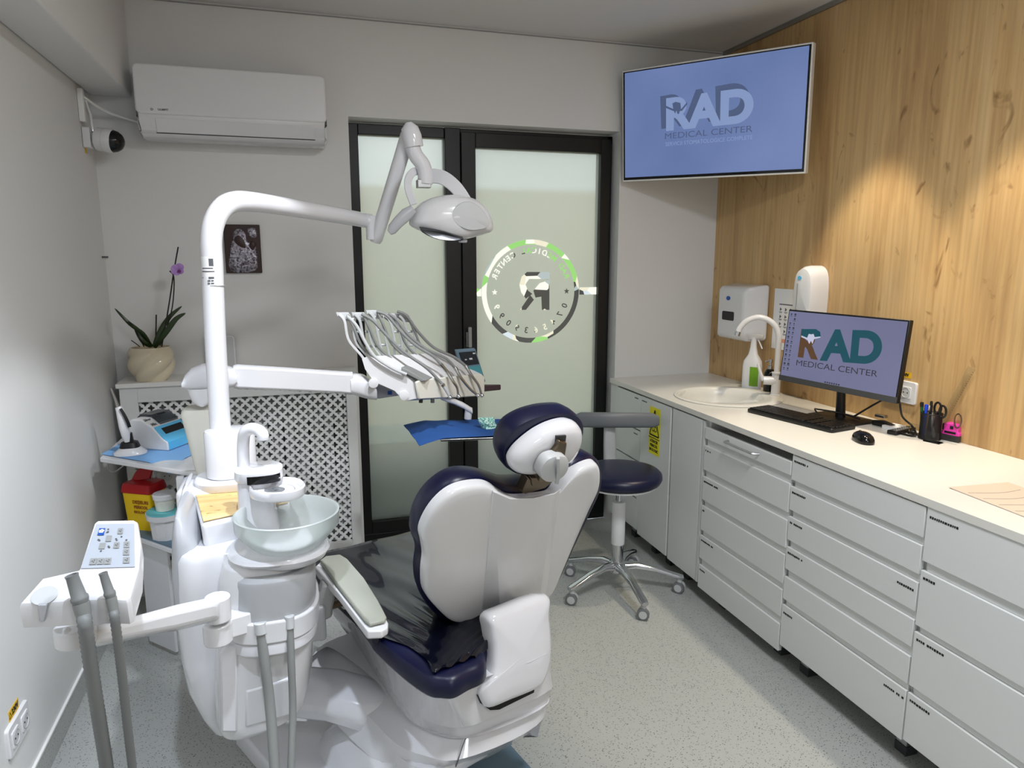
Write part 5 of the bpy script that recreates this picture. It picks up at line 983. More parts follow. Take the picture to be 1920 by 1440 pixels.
def KP(a, b, d=.003): return kp[0].lerp(kp[1], a).lerp(kp[3].lerp(kp[2], a), b) + topn * d
def keyq(cx_, cy_, w_=.125, h_=.135, d=.0024): return [KP(cx_ - w_ / 2, cy_ - h_ / 2, d), KP(cx_ + w_ / 2, cy_ - h_ / 2, d), KP(cx_ + w_ / 2, cy_ + h_ / 2, d), KP(cx_ - w_ / 2, cy_ + h_ / 2, d)]
keys = [(.66, .19), (.41, .36), (.30, .53), (.61, .52), (.83, .51), (.83, .68), (.84, .86), (.20, .87), (.34, .87), (.48, .87)]
for i, (a, b_) in enumerate(keys): obj('key', G().prism(keyq(a, b_), topn * .0006), 'grey_plastic' if 1 else '', kb_, smooth=False)
bl = obj('blue_logo', G().prism(keyq(.2, .20, .15, .16), topn * .0008), 'blue_label', kb_, smooth=False)
g = G(); q0 = KP(.2, .19, .0035); ra1 = (kp[1] - kp[0]).normalized(); rb1 = topn.cross(ra1)
for k in range(5): a = math.radians(90 + 72 * k); g.obox(q0 + (ra1 * math.cos(a) + rb1 * math.sin(a)) * .003, ra1, rb1, topn, .0019, .0019, .0002)
obj('logo_flower', g, 'paper', bl, smooth=False)
g = G()
for a, b_ in ((.36, .2), (.34, .21), (.18, .38), (.21, .4), (.58, .37), (.60, .4), (.70, .32), (.44, .54), (.46, .56), (.82, .4), (.35, .14), (.30, .64)): g.prism([KP(a - .02, b_ - .008, .0028), KP(a + .02, b_ - .012, .0028), KP(a + .022, b_ + .012, .0028), KP(a - .018, b_ + .015, .0028)], topn * .0003)
for i, (a, b_) in enumerate(keys):
    if i in (1, 2): continue
    for da, db in ((-.02, .0), (.02, -.02), (.01, .02)): g.prism([KP(a + da - .012, b_ + db - .01, .0032), KP(a + da + .012, b_ + db - .01, .0032), KP(a + da + .012, b_ + db + .008, .0032), KP(a + da - .012, b_ + db + .008, .0032)], topn * .0003)
obj('key_symbols', g, 'ink_grey', kb_, smooth=False)
# empty holder recess
rc_ = TH(84, 1118); obj('holder_recess', G().lathe([(0, .001), (.019, .001), (.021, .0025), (.018, .003), (0, .0015)], rc_, 24, (1, 0, 0), V((0, .908, .42)), topn), 'light_grey', ac)
obj('holder_gap', G().prism([AH(u, v, YH - .005) for u, v in ((70, 1134), (88, 1134), (84, 1166), (74, 1166))], (0, .008, 0)), 'cool_grey', ac, bevel=.002)
# arm from console to unit
obj('console_arm', G().loft([[P(u, t_, Y=Y), P(u, t_ + (b_ - t_) * .28, Y=Y - .028), P(u, b_ - 5, Y=Y - .028), P(u, b_, Y=Y), P(u, b_ - 4, Y=Y + .03), P(u, t_ + 4, Y=Y + .03)] for u, t_, b_, Y in ((116, 1175, 1207, 1.44), (180, 1172, 1213, 1.48), (260, 1152, 1196, 1.54), (330, 1133, 1183, 1.60), (400, 1118, 1166, 1.66), (412, 1118, 1164, 1.68))]), 'white_plastic', ac, bevel=.008, seg=3)
def vcyl(u, v0, v1, Y, r): a, b = P(u, v0, Y=Y), P(u, v1, Y=Y); return [V((a.x, Y, a.z)), V((a.x, Y, b.z))]
a = P(140, 1172, Y=1.45); obj('arm_pivot', G().tube([V((a.x - .0, 1.45, a.z)), V((a.x, 1.45, P(140, 1205, Y=1.45).z))], .036, 28), 'white_plastic', ac, bevel=.003)
a = P(407, 1118, Y=1.69); obj('arm_pivot', G().tube([V((a.x, 1.69, a.z)), V((a.x, 1.69, P(407, 1162, Y=1.69).z))], .029, 28), 'white_plastic', ac, bevel=.003)
a = P(407, 1166, Y=1.70); b_ = P(407, 1204, Y=1.70); obj('unit_bracket', G().tube([V((a.x, 1.70, a.z)), V((a.x, 1.70, b_.z))], .033, 28).obox(V((a.x + .03, 1.735, (a.z + b_.z) / 2)), (1, .35, 0), (-.35, 1, 0), ZU, .036, .026, (a.z - b_.z) / 2), 'white_plastic', ac, bevel=.004)
# suction handpieces and their hoses down to the floor
def suct(top, mid, knee, endp, r, label, big):
    t = thing('suction_hose', endp, label, 'suction hose', 'suction hoses of the assistant console')
    ax = (top - mid).normalized(); sd = ax.cross(V((0, 1, 0))).normalized(); up = sd.cross(ax); L_ = (top - mid).length
    obj('suction_tip', G().lathe([(r * .9, 0), (r * 1.12, L_ * .3), (r * 1.25, L_ * .42), (r * 1.1, L_ * .46), (r * .86, L_ * .86), (r * .9, L_ * .9), (r * .9, L_), (r * .68, L_), (r * .62, L_ * .8), (0, L_ * .78)], mid, 28, sd, up, ax), 'dark_hose' if big else 'dark_hose', t)
    obj('suction_grip', G().tube([mid + (knee - mid) * 0, mid + (knee - mid) * .5, knee], [r * 1.1, r * 1.0, r * .85], 20), 'hose', t)
    pp = spline([knee, *endm], 14, False) if False else None
    return t, ax
def corr(path, r, ribs):
    pp = spline(path, 18, False); rr = [r * (1 + (.07 if i % 2 else -.07)) for i in range(len(pp))]; return G().tube(pp, rr, 18)
def dens(path, step):
    pp = spline(path, 10, False); out = [pp[0]]; acc = 0
    for a_, b2 in zip(pp, pp[1:]):
        L_ = (b2 - a_).length; k = max(1, int(L_ / step)); out += [a_.lerp(b2, (i + 1) / k) for i in range(k)]
    return out
for top, mid, knee, pts, r, label in (((134, 1078), (152, 1130), (158, 1160), [(160, 1175, 1.33), (172, 1260, 1.35), (186, 1350, 1.38), (200, 1440, 1.42), (206, 1500, 1.46)], .0122, 'thick grey corrugated suction hose hanging from the console, left of the pair'),
                                      ((193, 1074), (208, 1120), (214, 1150), [(216, 1165, 1.335), (228, 1260, 1.36), (240, 1370, 1.40), (248, 1440, 1.44), (252, 1500, 1.48)], .0082, 'thin grey corrugated suction hose hanging from the console, right of the pair')):
    T_, M_, K_ = AH(*top, Y=YH - .01), AH(*mid, Y=YH - .015), AH(*knee, Y=YH - .02)
    path = [P(u, v, Y=y) for u, v, y in pts]; e_ = path[-1]; path += [V((e_.x + .01, e_.y + .03, .25)), V((e_.x + .05, e_.y + .12, .03)), V((e_.x + .16, e_.y + .3, .02))]
    t = thing('suction_hose', (e_.x + .05, e_.y + .12, 0), label, 'suction hose', 'suction hoses of the assistant console')
    ax = (T_ - M_).normalized(); sd = ax.cross(V((0, 1, 0))).normalized(); up = sd.cross(ax); L_ = (T_ - M_).length
    obj('suction_tip', G().lathe([(r * .95, -.002), (r * 1.2, L_ * .12), (r * 1.2, L_ * .2), (r * 1.02, L_ * .25), (r * .9, L_ * .7), (r * .85, L_ * .9), (r * .92, L_), (r * .72, L_), (r * .6, L_ * .75), (0, L_ * .72)], M_, 28, sd, up, ax), 'dark_hose', t)
    obj('suction_grip', G().tube([M_, M_.lerp(K_, .5), K_, path[0]], [r * 1.15, r * 1.1, r * .95, r * .9], 20), 'hose', t)
    dp_ = dens([K_] + path, .0042); obj('corrugated_hose', G().tube(dp_, [r * (1.04 if i % 2 else .92) for i in range(len(dp_))], 16), 'dark_hose', t, angle=80)
# two grey drain hoses in front of the unit
for pts, r, label in (([(488, 1174, 1.72), (496, 1240, 1.71), (506, 1320, 1.70), (515, 1440, 1.66), (517, 1500, 1.64)], .0125, 'thick grey hose hanging down the front of the dental unit'), ([(543, 1162, 1.72), (546, 1240, 1.71), (549, 1330, 1.70), (546, 1440, 1.66), (544, 1500, 1.64)], .0092, 'thin grey hose hanging down the front of the dental unit')):
    path = [P(u, v, Y=y) for u, v, y in pts]; e_ = path[-1]; t = thing('drain_hose', (e_.x, e_.y, 0), label, 'hose')
    obj('hose_tube', G().tube(dens(path + [V((e_.x, e_.y - .02, .12)), V((e_.x - .05, e_.y - .1, .02)), V((e_.x - .2, e_.y - .2, .02))], .01), r, 16), 'hose', t)
    obj('hose_collar', G().tube([path[0] + V((0, 0, .012)), path[0] + (path[1] - path[0]) * .2], r * 1.3, 18), 'light_grey', t, bevel=.002)
# ================================================================== DENTAL CHAIR
CA = V((-.342, .940, 0)); CB = V((.940, .342, 0)); CO = V((.55, 1.60, 0))
def C(a, b, z): return CO + CA * a + CB * b + V((0, 0, z))
dc = thing('dental_chair', CO, 'navy and white dental patient chair seen from behind its backrest', 'dental chair')
def Z(u, v, z): return P(u, v, Z=z)
# floor base and column
bp_ = [Z(440, 1370, .05), Z(500, 1440, .05), V((.02, 1.72, .05)), V((.10, 1.56, .05)), V((.34, 1.60, .05)), V((.42, 1.9, .05)), V((.2, 2.3, .05)), V((-.12, 2.36, .05))]
obj('floor_base', G().loft([[V((p.x, p.y, 0)) for p in bp_], bp_, [p + V((0, 0, .012)) for p in inset(bp_, .97)]]), 'gloss_white', dc, bevel=.006, seg=3)
obj('base_mat', G().loft([[V((p.x, p.y, z)) for p in (Z(820, 1440, 0), Z(925, 1375, 0), Z(1000, 1460, 0), V((.56, 1.6, 0)), V((.3, 1.6, 0)))] for z in (.0, .03)]), 'steel_blue', dc, bevel=.004)
obj('lift_column', G().loft([sring(V((.33 + dx, 1.84 + dy, z)), CB, CA, a, b, 3.5, 32) for z, dx, dy, a, b in ((.05, -.12, .05, .17, .26), (.12, -.10, .04, .15, .22), (.19, -.02, .0, .16, .22), (.22, 0, 0, .17, .22))]), 'gloss_white', dc)
# lower housing: traced outline, lofted between three heights
def hull(zs, outl): return [[(V(p) if isinstance(p, Vector) else Z(p[0], p[1], z)) if not (isinstance(p, tuple) and len(p) == 3) else C(p[0], p[1], z) for p in pts] for z, pts in zip(zs, outl)]
low_top = [(586, 1230), (602, 1218), (624, 1216), (700, 1272), (760, 1338), (806, 1372), (872, 1384), (960, 1356), (1028, 1318), (.12, .11, 0), (.42, .11, 0), (.66, .05, 0), (.72, -.10, 0), (.715, -.27, 0)]
low_mid = [(583, 1268), (596, 1262), (618, 1278), (684, 1336), (742, 1394), (800, 1418), (858, 1425), (960, 1388), (1018, 1348), (.12, .108, 0), (.42, .105, 0), (.64, .05, 0), (.70, -.10, 0), (.70, -.26, 0)]
low_bot = [(582, 1316), (592, 1322), (614, 1340), (664, 1392), (740, 1455), (800, 1462), (850, 1448), (945, 1405), (1002, 1368), (.12, .095, 0), (.42, .095, 0), (.62, .04, 0), (.67, -.10, 0), (.67, -.25, 0)]
def dense(sec, k=3): return spline(sec, k)
g = G().loft([dense(q) for q in hull((.30, .285, .25, .165, .155), [low_top, low_top, low_mid, low_bot, low_bot])])
obj('lower_housing', g, 'gloss_white', dc, angle=28)
def seam(pts, zf, r=.0012, m='ink_grey', name='seam_line', par=None): obj(name, G().tube(spline([Z(u, v, z) for u, v, z in pts], 4, False), r, 6), m, par or dc)
# recess with warning label at the very bottom
obj('warning_recess', G().prism([Z(704, 1424, .145), Z(722, 1424, .145), Z(760, 1444, .145), Z(704, 1450, .145)], (0, 0, -.03)), 'black', dc, smooth=False)
# link arm between column unit and chair
obj('link_arm', G().loft([[c + V((0, 0, h)) + s_ * w_ for w_, h in ((-.09, .0), (-.07, .035), (-.03, .05), (.03, .05), (.07, .035), (.09, 0), (.07, -.05), (-.07, -.05))] for c, s_ in ((V((-.06, 2.02, .26)), V((.2, .98, 0))), (V((.06, 1.97, .255)), V((.4, .9, 0))), (V((.18, 1.90, .235)), V((.7, .7, 0))), (V((.34, 1.86, .22)), V((.9, .4, 0))))]), 'gloss_white', dc, bevel=.012, seg=3)
# seat housing
sh_top = [(598, 1082), (612, 1092), (640, 1130), (700, 1212), (756, 1264), (806, 1298), (850, 1304), (905, 1272), (1024, 1226), (.12, .10, 0), (.4, .125, 0), (.76, .125, 0), (.79, .08, 0), (.72, -.2, 0)]
sh_mid = [(600, 1096), (614, 1108), (642, 1150), (704, 1250), (756, 1320), (806, 1354), (868, 1364), (930, 1342), (1034, 1292), (.12, .115, 0), (.4, .13, 0), (.74, .12, 0), (.77, .08, 0), (.70, -.2, 0)]
sh_bot = [(606, 1112), (620, 1126), (648, 1172), (708, 1270), (762, 1344), (808, 1370), (870, 1382), (935, 1358), (1026, 1318), (.12, .10, 0), (.4, .11, 0), (.72, .10, 0), (.75, .06, 0), (.68, -.18, 0)]
g = G().loft([dense(q) for q in hull((.478, .468, .35, .335, .30, .295), [[p for p in sh_top]] * 2 + [sh_mid] * 2 + [sh_bot] * 2)])
obj('seat_housing', g, 'gloss_white', dc, angle=35)
# seat cushion (navy) with a long leg rest
cu = [(592, 1062), (612, 1082), (646, 1128), (690, 1186), (702, 1204), (752, 1250), (800, 1284), (828, 1290), (852, 1290), (880, 1275), (904, 1264), (912, 1249), (.055, -.11, 0), (.10, -.03, 0), (.18, .04, 0), (.45, .12, 0), (.82, .155, 0), (.862, .13, 0), (.885, -.05, 0), (.885, -.22, 0)]
def ring_at(z, k): 
    pts = dense([(Z(p[0], p[1], .51) if len(p) == 2 else C(p[0], p[1], .51)) for p in cu], 4); c = sum(pts, V()) / len(pts); return [V((c.x + (p.x - c.x) * k, c.y + (p.y - c.y) * k, z)) for p in pts]
obj('seat_cushion', G().loft([ring_at(.478, .98), ring_at(.485, 1.0), ring_at(.51, 1.0), ring_at(.525, .985), ring_at(.533, .95), ring_at(.536, .8), ring_at(.53, .4), ring_at(.53, .01)]), 'navy', dc, angle=70)
# glossy film sheet over the cushion
m = mat('film', (9, 11, 24), .2, coat=.5, spec=.3); N, L, b = nodes(m); b.inputs['Coat Roughness'].default_value = .04; tcx = N.new('ShaderNodeTexCoord'); mp = N.new('ShaderNodeMapping'); mp.inputs['Rotation'].default_value = (0, 0, math.radians(-20)); mp.inputs['Scale'].default_value = (12, 1.4, 2); L.new(tcx.outputs['Object'], mp.inputs[0])
nz = N.new('ShaderNodeTexNoise'); nz.inputs['Scale'].default_value = 1; nz.inputs['Detail'].default_value = 1; nz.inputs['Distortion'].default_value = .5; L.new(mp.outputs[0], nz.inputs['Vector'])
sb_ = N.new('ShaderNodeMath'); sb_.operation = 'SUBTRACT'; L.new(nz.outputs['Fac'], sb_.inputs[0]); sb_.inputs[1].default_value = .5; ab = N.new('ShaderNodeMath'); ab.operation = 'ABSOLUTE'; L.new(sb_.outputs[0], ab.inputs[0])
bp = N.new('ShaderNodeBump'); bp.inputs['Strength'].default_value = .22; bp.inputs['Distance'].default_value = .01; bp.invert = True; L.new(ab.outputs[0], bp.inputs['Height']); L.new(bp.outputs[0], b.inputs['Normal']); L.new(bp.outputs[0], b.inputs['Coat Normal'])
def film(a, b_):
    rgt_ = .16; bb = -.315 + b_ * (rgt_ + .315); ft = .885 - .03 * b_; a0 = .25 if bb < -.30 else max(.03, .25 - (bb + .30) * 2.3)
    aa = a0 + a * (ft - a0); lim = min(rgt_, -.155 + max(0, aa - .035) * 2.2); bb = min(bb, -.315 + (lim + .315) * b_); e_ = min(b_, 1 - b_); nr = max(0, 1 - aa * 1.9)
    z = .5435 + .0035 * nr * math.sin((bb + .1) * 75 / (.45 + aa)) + .0012 * math.sin(bb * 40 + aa * 11) - (.018 if e_ < .012 else 0) - (.03 if a > .99 else 0); return C(aa, bb, z)
obj('film_cover', sheet(G(), None, None, None, 40, 70, film, .001), 'film', dc, angle=80)
# backrest
cs, sn_ = math.cos(math.radians(24)), math.sin(math.radians(24))
UB = V((-CA.x * sn_, -CA.y * sn_, cs)); NB = CB.cross(UB); BO = C(-.235, .02, .55) + V((0, 0, 0)); BO = V((.47, 1.78, .55))
def BK(u, v, d=0): return hit(u, v, BO + NB * d, NB)
so = [(790.4, 995), (806, 960), (832, 930), (862, 913), (899, 907), (920, 911), (940, 924), (961, 934), (1000, 932), (1030, 927), (1046, 917), (1064, 897), (1082, 880), (1103, 870), (1118, 869), (1124, 884), (1121, 914), (1104, 951), (1076, 1015), (1052, 1072), (1036, 1108), (1021, 1121), (990, 1126), (935.5, 1138), (909.6, 1147), (903, 1163), (871, 1165), (844, 1162), (816, 1137), (797, 1111), (794, 1076), (797, 1045), (794, 1021)]
sc_ = BK(945, 1030)
sp2 = spline([BK(*p) for p in so], 4)
crL, crL2, crR, crR2 = [(BK(u, 1000) - sc_).dot(CB) for u in (892, 920, 1036, 1050)]
def crease(q, h):
    if h < 0: return 0
    x = (q - sc_).dot(CB); t_ = (q - sc_).dot(UB); x -= t_ * -.05
    def ss(a, b_, x_): k = max(0, min(1, (x_ - a) / (b_ - a))); return k * k * (3 - 2 * k)
    return .026 * ss(crL, crL2, x) * (1 - ss(crR, crR2, x)) * (1 if h > .004 else 0)
seq = [(0, -.03), (.9, -.03), (1, -.018), (1.0, -.004), (.995, .003), (.985, .007), (.96, .0105), (.9, .012), (.8, .013), (.7, .013), (.6, .013), (.5, .013), (.4, .013), (.3, .013), (.2, .013), (.1, .013), (0, .013)]
obj('backrest_shell', G().shell(sp2, sc_, NB, seq), 'white_plastic', dc, angle=50)
def BKL(pts, d): return [BK(u, v, d) for u, v in pts]
obj('back_spine', G().loft([BKL([(924, 917), (961, 931), (1000, 930), (1040, 921), (1051, 915), (1026, 1119), (980, 1129), (935, 1138), (902, 1144)], .008), BKL([(924, 921), (961, 934), (1000, 932), (1040, 923), (1049, 919), (1023, 1118), (980, 1128), (936, 1136), (904, 1142)], .0145), BKL([(957, 935), (972, 935), (1000, 934), (1036, 926), (1040, 925), (1013, 1117), (980, 1126), (950, 1131), (938, 1133)], .030)]), 'white_plastic', dc, bevel=.002)
co = [(779, 1003), (786, 966), (807, 930), (841, 902), (871, 892), (902, 893), (930, 901), (955, 908), (985, 907), (1020, 899), (1048, 882), (1067, 864), (1091, 855), (1110, 856), (1121, 864), (1125, 884), (1120, 916), (1100, 960), (1072, 1020), (1040, 1090), (1015, 1118), (930, 1150), (872, 1169), (840, 1168), (811, 1146), (791, 1117), (786, 1080), (790, 1045), (783, 1022)]
d0 = -.045; c2 = BK(945, 1026, d0)
obj('backrest_cushion', G().shell(spline([BK(u, v, d0) for u, v in co], 4), c2, NB, [(0, .02), (.93, .02), (.98, .016), (1, .0), (.998, -.02), (.98, -.045), (.93, -.062), (.8, -.07), (.4, -.066), (0, -.066)]), 'navy', dc, angle=60)
# hinge cover dropping into the seat housing
lk = [(912, 1154), (940, 1139), (1020, 1113), (1025, 1150), (1029, 1200), (1027, 1240), (1018, 1270), (1002, 1290), (950, 1312), (912, 1326), (897, 1310), (894, 1292), (908, 1276), (917, 1250), (919, 1215), (914, 1180)]
ln = V((.32, -.9, .22)).normalized(); lo_ = V((.5, 1.60, .38))
lc_ = hit(968, 1225, lo_, ln)
obj('hinge_cover', G().shell(spline([hit(u, v, lo_, ln) for u, v in lk], 4), lc_, ln, [(0, -.035), (.96, -.035), (1, -.025), (1, 0), (.985, .010), (.94, .018), (.85, .023), (.6, .027), (.3, .029), (0, .030)]), 'gloss_white', dc, angle=50)
sl_ = [(893, 1302), (900, 1318), (918, 1331), (935, 1330), (1000, 1298), (1002, 1284), (960, 1296), (920, 1312)]
obj('housing_slot', G().shell([hit(u, v, lo_ + ln * .002, ln) for u, v in sl_], hit(945, 1312, lo_ + ln * .002, ln), ln, [(0, 0), (1, 0), (1, .003), (0, .003)]), 'black', dc, smooth=False)
# headrest
HN = (NB + V((.05, -.1, -.05))).normalized(); HO = P(1018, 835, Y=1.57)
def HD(u, v, d=0): return hit(u, v, HO + HN * d, HN)
wo = [(954, 866), (962, 849), (979, 831), (1005, 811), (1032, 797), (1058, 789.5), (1075, 790), (1085, 799), (1088, 815), (1083, 834), (1074, 850), (1062, 862), (1045, 862), (1024, 870), (1006, 879), (992, 884), (976, 885), (960, 880)]
hseq = [(0, -.02), (.95, -.02), (1, -.008), (1, 0), (.97, .012), (.88, .022), (.7, .028), (.4, .03), (0, .03)]
hs = G().shell(spline([HD(*p) for p in wo], 4), HD(1022, 836), HN, hseq); obj('headrest_shell', hs, 'gloss_white', dc, angle=60)
no = [(939.6, 838), (945, 819), (959, 799), (986, 783), (1018, 773), (1045, 769.5), (1066, 770), (1082, 778), (1090, 791), (1091, 806), (1087, 822), (1076, 842), (1050, 860), (1010, 876), (975, 886), (955, 881), (944, 870), (939, 853)]
d1 = -.035
obj('headrest_cushion', G().shell(spline([HD(u, v, d1) for u, v in no], 4), HD(1015, 828, d1), HN, [(0, .012), (.9, .012), (.97, .01), (1, -.004), (.995, -.025), (.96, -.042), (.85, -.052), (.4, -.05), (0, -.046)]), 'navy', dc, angle=60)
obj('headrest_slot', G().prism([HD(u, v, .0295) for u, v in ((1041, 816), (1060, 815), (1058, 832), (1040, 832))], HN * .004), 'rubber', dc, smooth=False)
obj('neck_bracket', G().prism([HD(u, v, .03) for u, v in ((1042, 820), (1056, 824), (1052, 852), (1030, 856), (1020, 878), (1012, 896), (1004, 896), (1010, 872), (1028, 846), (1039, 832))], HN * .016), 'bronze', dc, bevel=.003)
jc = HD(1038, 875, .058)
jn = (HN + V((-.25, 0, .25))).normalized(); ja = jn.cross(ZU).normalized(); jb = ja.cross(jn)
obj('joint_disc', G().shell(spline([HD(u, v, .055) for u, v in ((1009.5, 888), (1013, 872), (1024, 858), (1040, 852), (1057, 853), (1064, 864), (1062, 878), (1053, 891), (1038, 900), (1020, 900))], 4), HD(1037, 876, .055), HN, [(0, -.02), (.95, -.02), (1, -.01), (1, 0), (.96, .007), (.8, .01), (0, .01)]), 'light_grey', dc)
obj('joint_lever', bar([HD(1046, 858, .072), HD(1047, 872, .072), HD(1047, 888, .07), HD(1044, 905, .06)], .0045, .005, .005), 'light_grey', dc, bevel=.002)
obj('neck_plate', G().prism([BK(u, v, .012) for u, v in ((979, 923), (992, 897), (1010, 902), (1038, 903), (1022, 916), (984, 927))], NB * -.03), 'bronze', dc, bevel=.003)
obj('neck_block', G().prism([BK(u, v, .016) for u, v in ((996, 897), (1008, 897), (1010, 908), (998, 912))], NB * -.02), 'bronze', dc, bevel=.002)
# armrest
pz = .665
ab_ = [Z(u, v, pz) for u, v in ((590, 1063), (602, 1052), (640, 1044), (650, 1052), (684, 1090), (712, 1134), (728, 1168), (727, 1176), (716, 1183), (690, 1184), (634, 1110))]
ap = [Z(u, v, pz + .004) for u, v in ((600, 1055), (611, 1047), (637, 1044), (650, 1052), (683, 1090), (711, 1135), (725, 1162), (722, 1168), (694, 1175), (684, 1168), (634, 1104))]
obj('armrest_base', G().loft([inset([p - V((0, 0, .03)) for p in ab_], .9), [p - V((0, 0, .018)) for p in ab_], ab_]), 'white_plastic', dc, bevel=.003)
obj('armrest_pad', G().loft([ap, [p + V((0, 0, .007)) for p in ap], inset([p + V((0, 0, .012)) for p in ap], .93)]), 'putty', dc, bevel=.002)
obj('armrest_bracket', G().loft([[V((.045, 1.93, .62)), V((.085, 1.88, .62)), V((.10, 1.93, .62)), V((.06, 1.98, .62))], [V((.035, 1.93, .50)), V((.08, 1.88, .50)), V((.095, 1.93, .50)), V((.055, 1.98, .50))]]) if False else G().prism([P(u, v, Y=1.84) for u, v in ((592, 1172), (592, 1130), (604, 1098), (628, 1098), (628, 1124), (624, 1140), (623, 1158), (610, 1164))], (0, .05, 0)), 'grey_plastic', dc, bevel=.006)
obj('armrest_pin', G().tube([P(620, 1136, Y=1.86), P(648, 1127, Y=1.88)], .011, 16), 'bronze', dc)
obj('armrest_hub', G().tube([P(643, 1130, Y=1.87), P(654, 1126, Y=1.88)], .02, 18), 'light_grey', dc, bevel=.003)
seam([(781, 1282, .470), (783, 1310, .412), (785, 1338, .352)], 0, .0014)
seam([(873, 1384.5, .30), (867, 1400, .283), (859, 1425.5, .25), (851, 1448, .165)], 0, .0014)
# ================================================================== STOOL
SO = V((1.375, 2.80, 0))
st = thing('dentist_stool', SO, 'round navy stool with grey curved armrest and chrome five star base on casters', 'stool')
szt = .572
obj('seat', G().lathe([(0, -.055), (.165, -.055), (.182, -.048), (.19, -.03), (.188, -.012), (.175, .0), (.14, .006), (.07, .009), (0, .01)], SO + V((0, 0, szt)), 48), 'navy', st, angle=60)
obj('seat_pan', G().lathe([(0, -.075), (.06, -.075), (.172, -.062), (.174, -.054), (0, -.054)], SO + V((0, 0, szt)), 40), 'white_plastic', st)
obj('gas_lift', G().lathe([(0, .42), (.014, .42), (.014, .51), (0, .51)], SO, 20), 'chrome', st)
obj('column_sleeve', G().lathe([(.0, .222), (.03, .222), (.031, .225), (.031, .42), (.028, .424), (0, .424)], SO, 28), 'white_plastic', st)
obj('column_tube', G().lathe([(0, .09), (.026, .09), (.026, .222), (0, .222)], SO, 24), 'chrome', st)
obj('hub', G().lathe([(0, .085), (.036, .085), (.044, .095), (.042, .13), (.03, .14), (0, .14)], SO, 24), 'chrome', st)
cas = [V((p.x, p.y, 0)) for p in (Z(1072, 1132, .0), Z(1206, 1160, .0), Z(1273, 1110, .0), Z(1070, 1078, .0))] + [V((1.56, 3.0, 0))]
for k, q in enumerate(cas):
    d_ = (q - SO); L_ = d_.length; d_.normalize(); s_ = ZU.cross(d_); secs = []
    for f, z, w_, h_ in ((.06, .115, .026, .02), (.3, .122, .021, .016), (.6, .108, .018, .013), (.85, .088, .018, .011), (1.0, .076, .019, .011), (1.06, .074, .014, .009)): secs.append(sring(SO + d_ * (L_ * f) + V((0, 0, z)), s_, ZU, w_, h_, 2.6, 16))
    lg_ = obj('leg', G().loft(secs), 'chrome', st, angle=60)
    cn = d_ if k != 1 else d_; ax = s_
    fc_ = V((-.55, -.83, 0)) if k in (0, 1, 3) else V((-.75, -.66, 0)); cc = SO + d_ * L_ + V((0, 0, .026)); sd = ZU.cross(fc_)
    c_ = obj('caster', G().lathe([(0, -.021), (.022, -.021), (.025, -.018), (.026, -.004), (.022, -.003), (.022, .003), (.026, .004), (.025, .018), (.022, .021), (0, .021)], cc, 24, sd, ZU, fc_), 'light_grey', lg_)
    obj('caster_hub', G().lathe([(0, .021), (.0175, .021), (.0175, .0225), (0, .0225)], cc, 20, sd, ZU, fc_).tube([cc + V((0, 0, .02)), cc + V((0, 0, .052))], .012, 12), 'grey_plastic' if 0 else 'rubber' if 0 else 'light_grey', c_)
    obj('caster_tyre', G().lathe([(.0235, .0212), (.0262, .02), (.0265, .004), (.0235, .003)], cc, 24, sd, ZU, fc_), 'tyre', c_)
# curved arm support
pt = []
for k in range(15):
    a = math.radians(66 + k * (196 - 66) / 14) if False else math.radians(-62 + k * 130 / 14); pt.append(k)
cen = V((1.36, 2.98, .79)); arcp = []
for k in range(17):
    f = k / 16; u = 1078 + (1232 - 1078) * f; yy = 3.06 - .10 * f - .05 * math.sin(math.pi * f) ; arcp.append(P(u, 787 + 1 * f, Y=yy))
secs = []
for i, p in enumerate(arcp):
    tg = (arcp[min(i + 1, 16)] - arcp[max(i - 1, 0)]).normalized(); nn = tg.cross(ZU).normalized(); f = i / 16; hh = .036 * (1 if .04 < f < .94 else (.9 if f < .97 and f > .02 else .7)); secs.append(sring(p, nn, ZU, .022, hh, 3, 20))
m = mat('stool_grey', (112, 116, 120), .45)
obj('arm_support', G().loft(secs), 'stool_grey', st, angle=60)
obj('support_post', G().loft([sring(P(1143, v, Y=3.0), (1, 0, 0), (0, 1, 0), a, .016, 3, 16) for v, a in ((800, .028), (830, .030), (880, .030), (905, .03))]).tube([V((1.40, 2.99, .52)), V((1.38, 2.85, .515))], .016, 10), 'light_grey', st, bevel=.002)
# small black cable tie on the floor behind the stool
tag(obj('floor_bracket', G().tube(spline([Z(1172, 1034, .004), Z(1186, 1032, .02), Z(1188, 1045, .004), Z(1176, 1050, .004), Z(1188, 1053, .004)], 4, False), .004, 6), 'grey_plastic'), 'small grey bent metal piece on the floor behind the stool base', 'bracket')
# ================================================================== TROLLEY AND WHAT IS ON IT
tr = thing('trolley', (-.53, 3.02, 0), 'small white shelf trolley in the corner left of the dental unit', 'trolley')
tzz = .775
tt = [Z(187, 858, tzz), Z(352, 884, tzz), V((-.30, 2.62, tzz)), V((-.26, 3.18, tzz)), V((-.70, 3.30, tzz))]
tt[0] = V((max(tt[0].x, -.755), tt[0].y, tzz))
obj('top_shelf', G().prism([p - V((0, 0, .018)) for p in tt], (0, 0, .018)), 'white_plastic', tr, bevel=.003)
tl_ = [V((-.715, 2.98, 0)), V((-.40, 2.62, 0)), V((-.27, 2.98, 0)), V((-.62, 3.27, 0))]
szz = .47
obj('lower_shelf', G().prism([V((p.x, p.y, szz - .016)) for p in tl_], (0, 0, .016)), 'white_plastic', tr, bevel=.002)
obj('shelf_mat', G().prism([V((p.x, p.y, szz)) for p in inset([V((q.x, q.y, szz)) for q in tl_], .94)], (0, 0, .004)), 'steel_blue', tr, smooth=False)
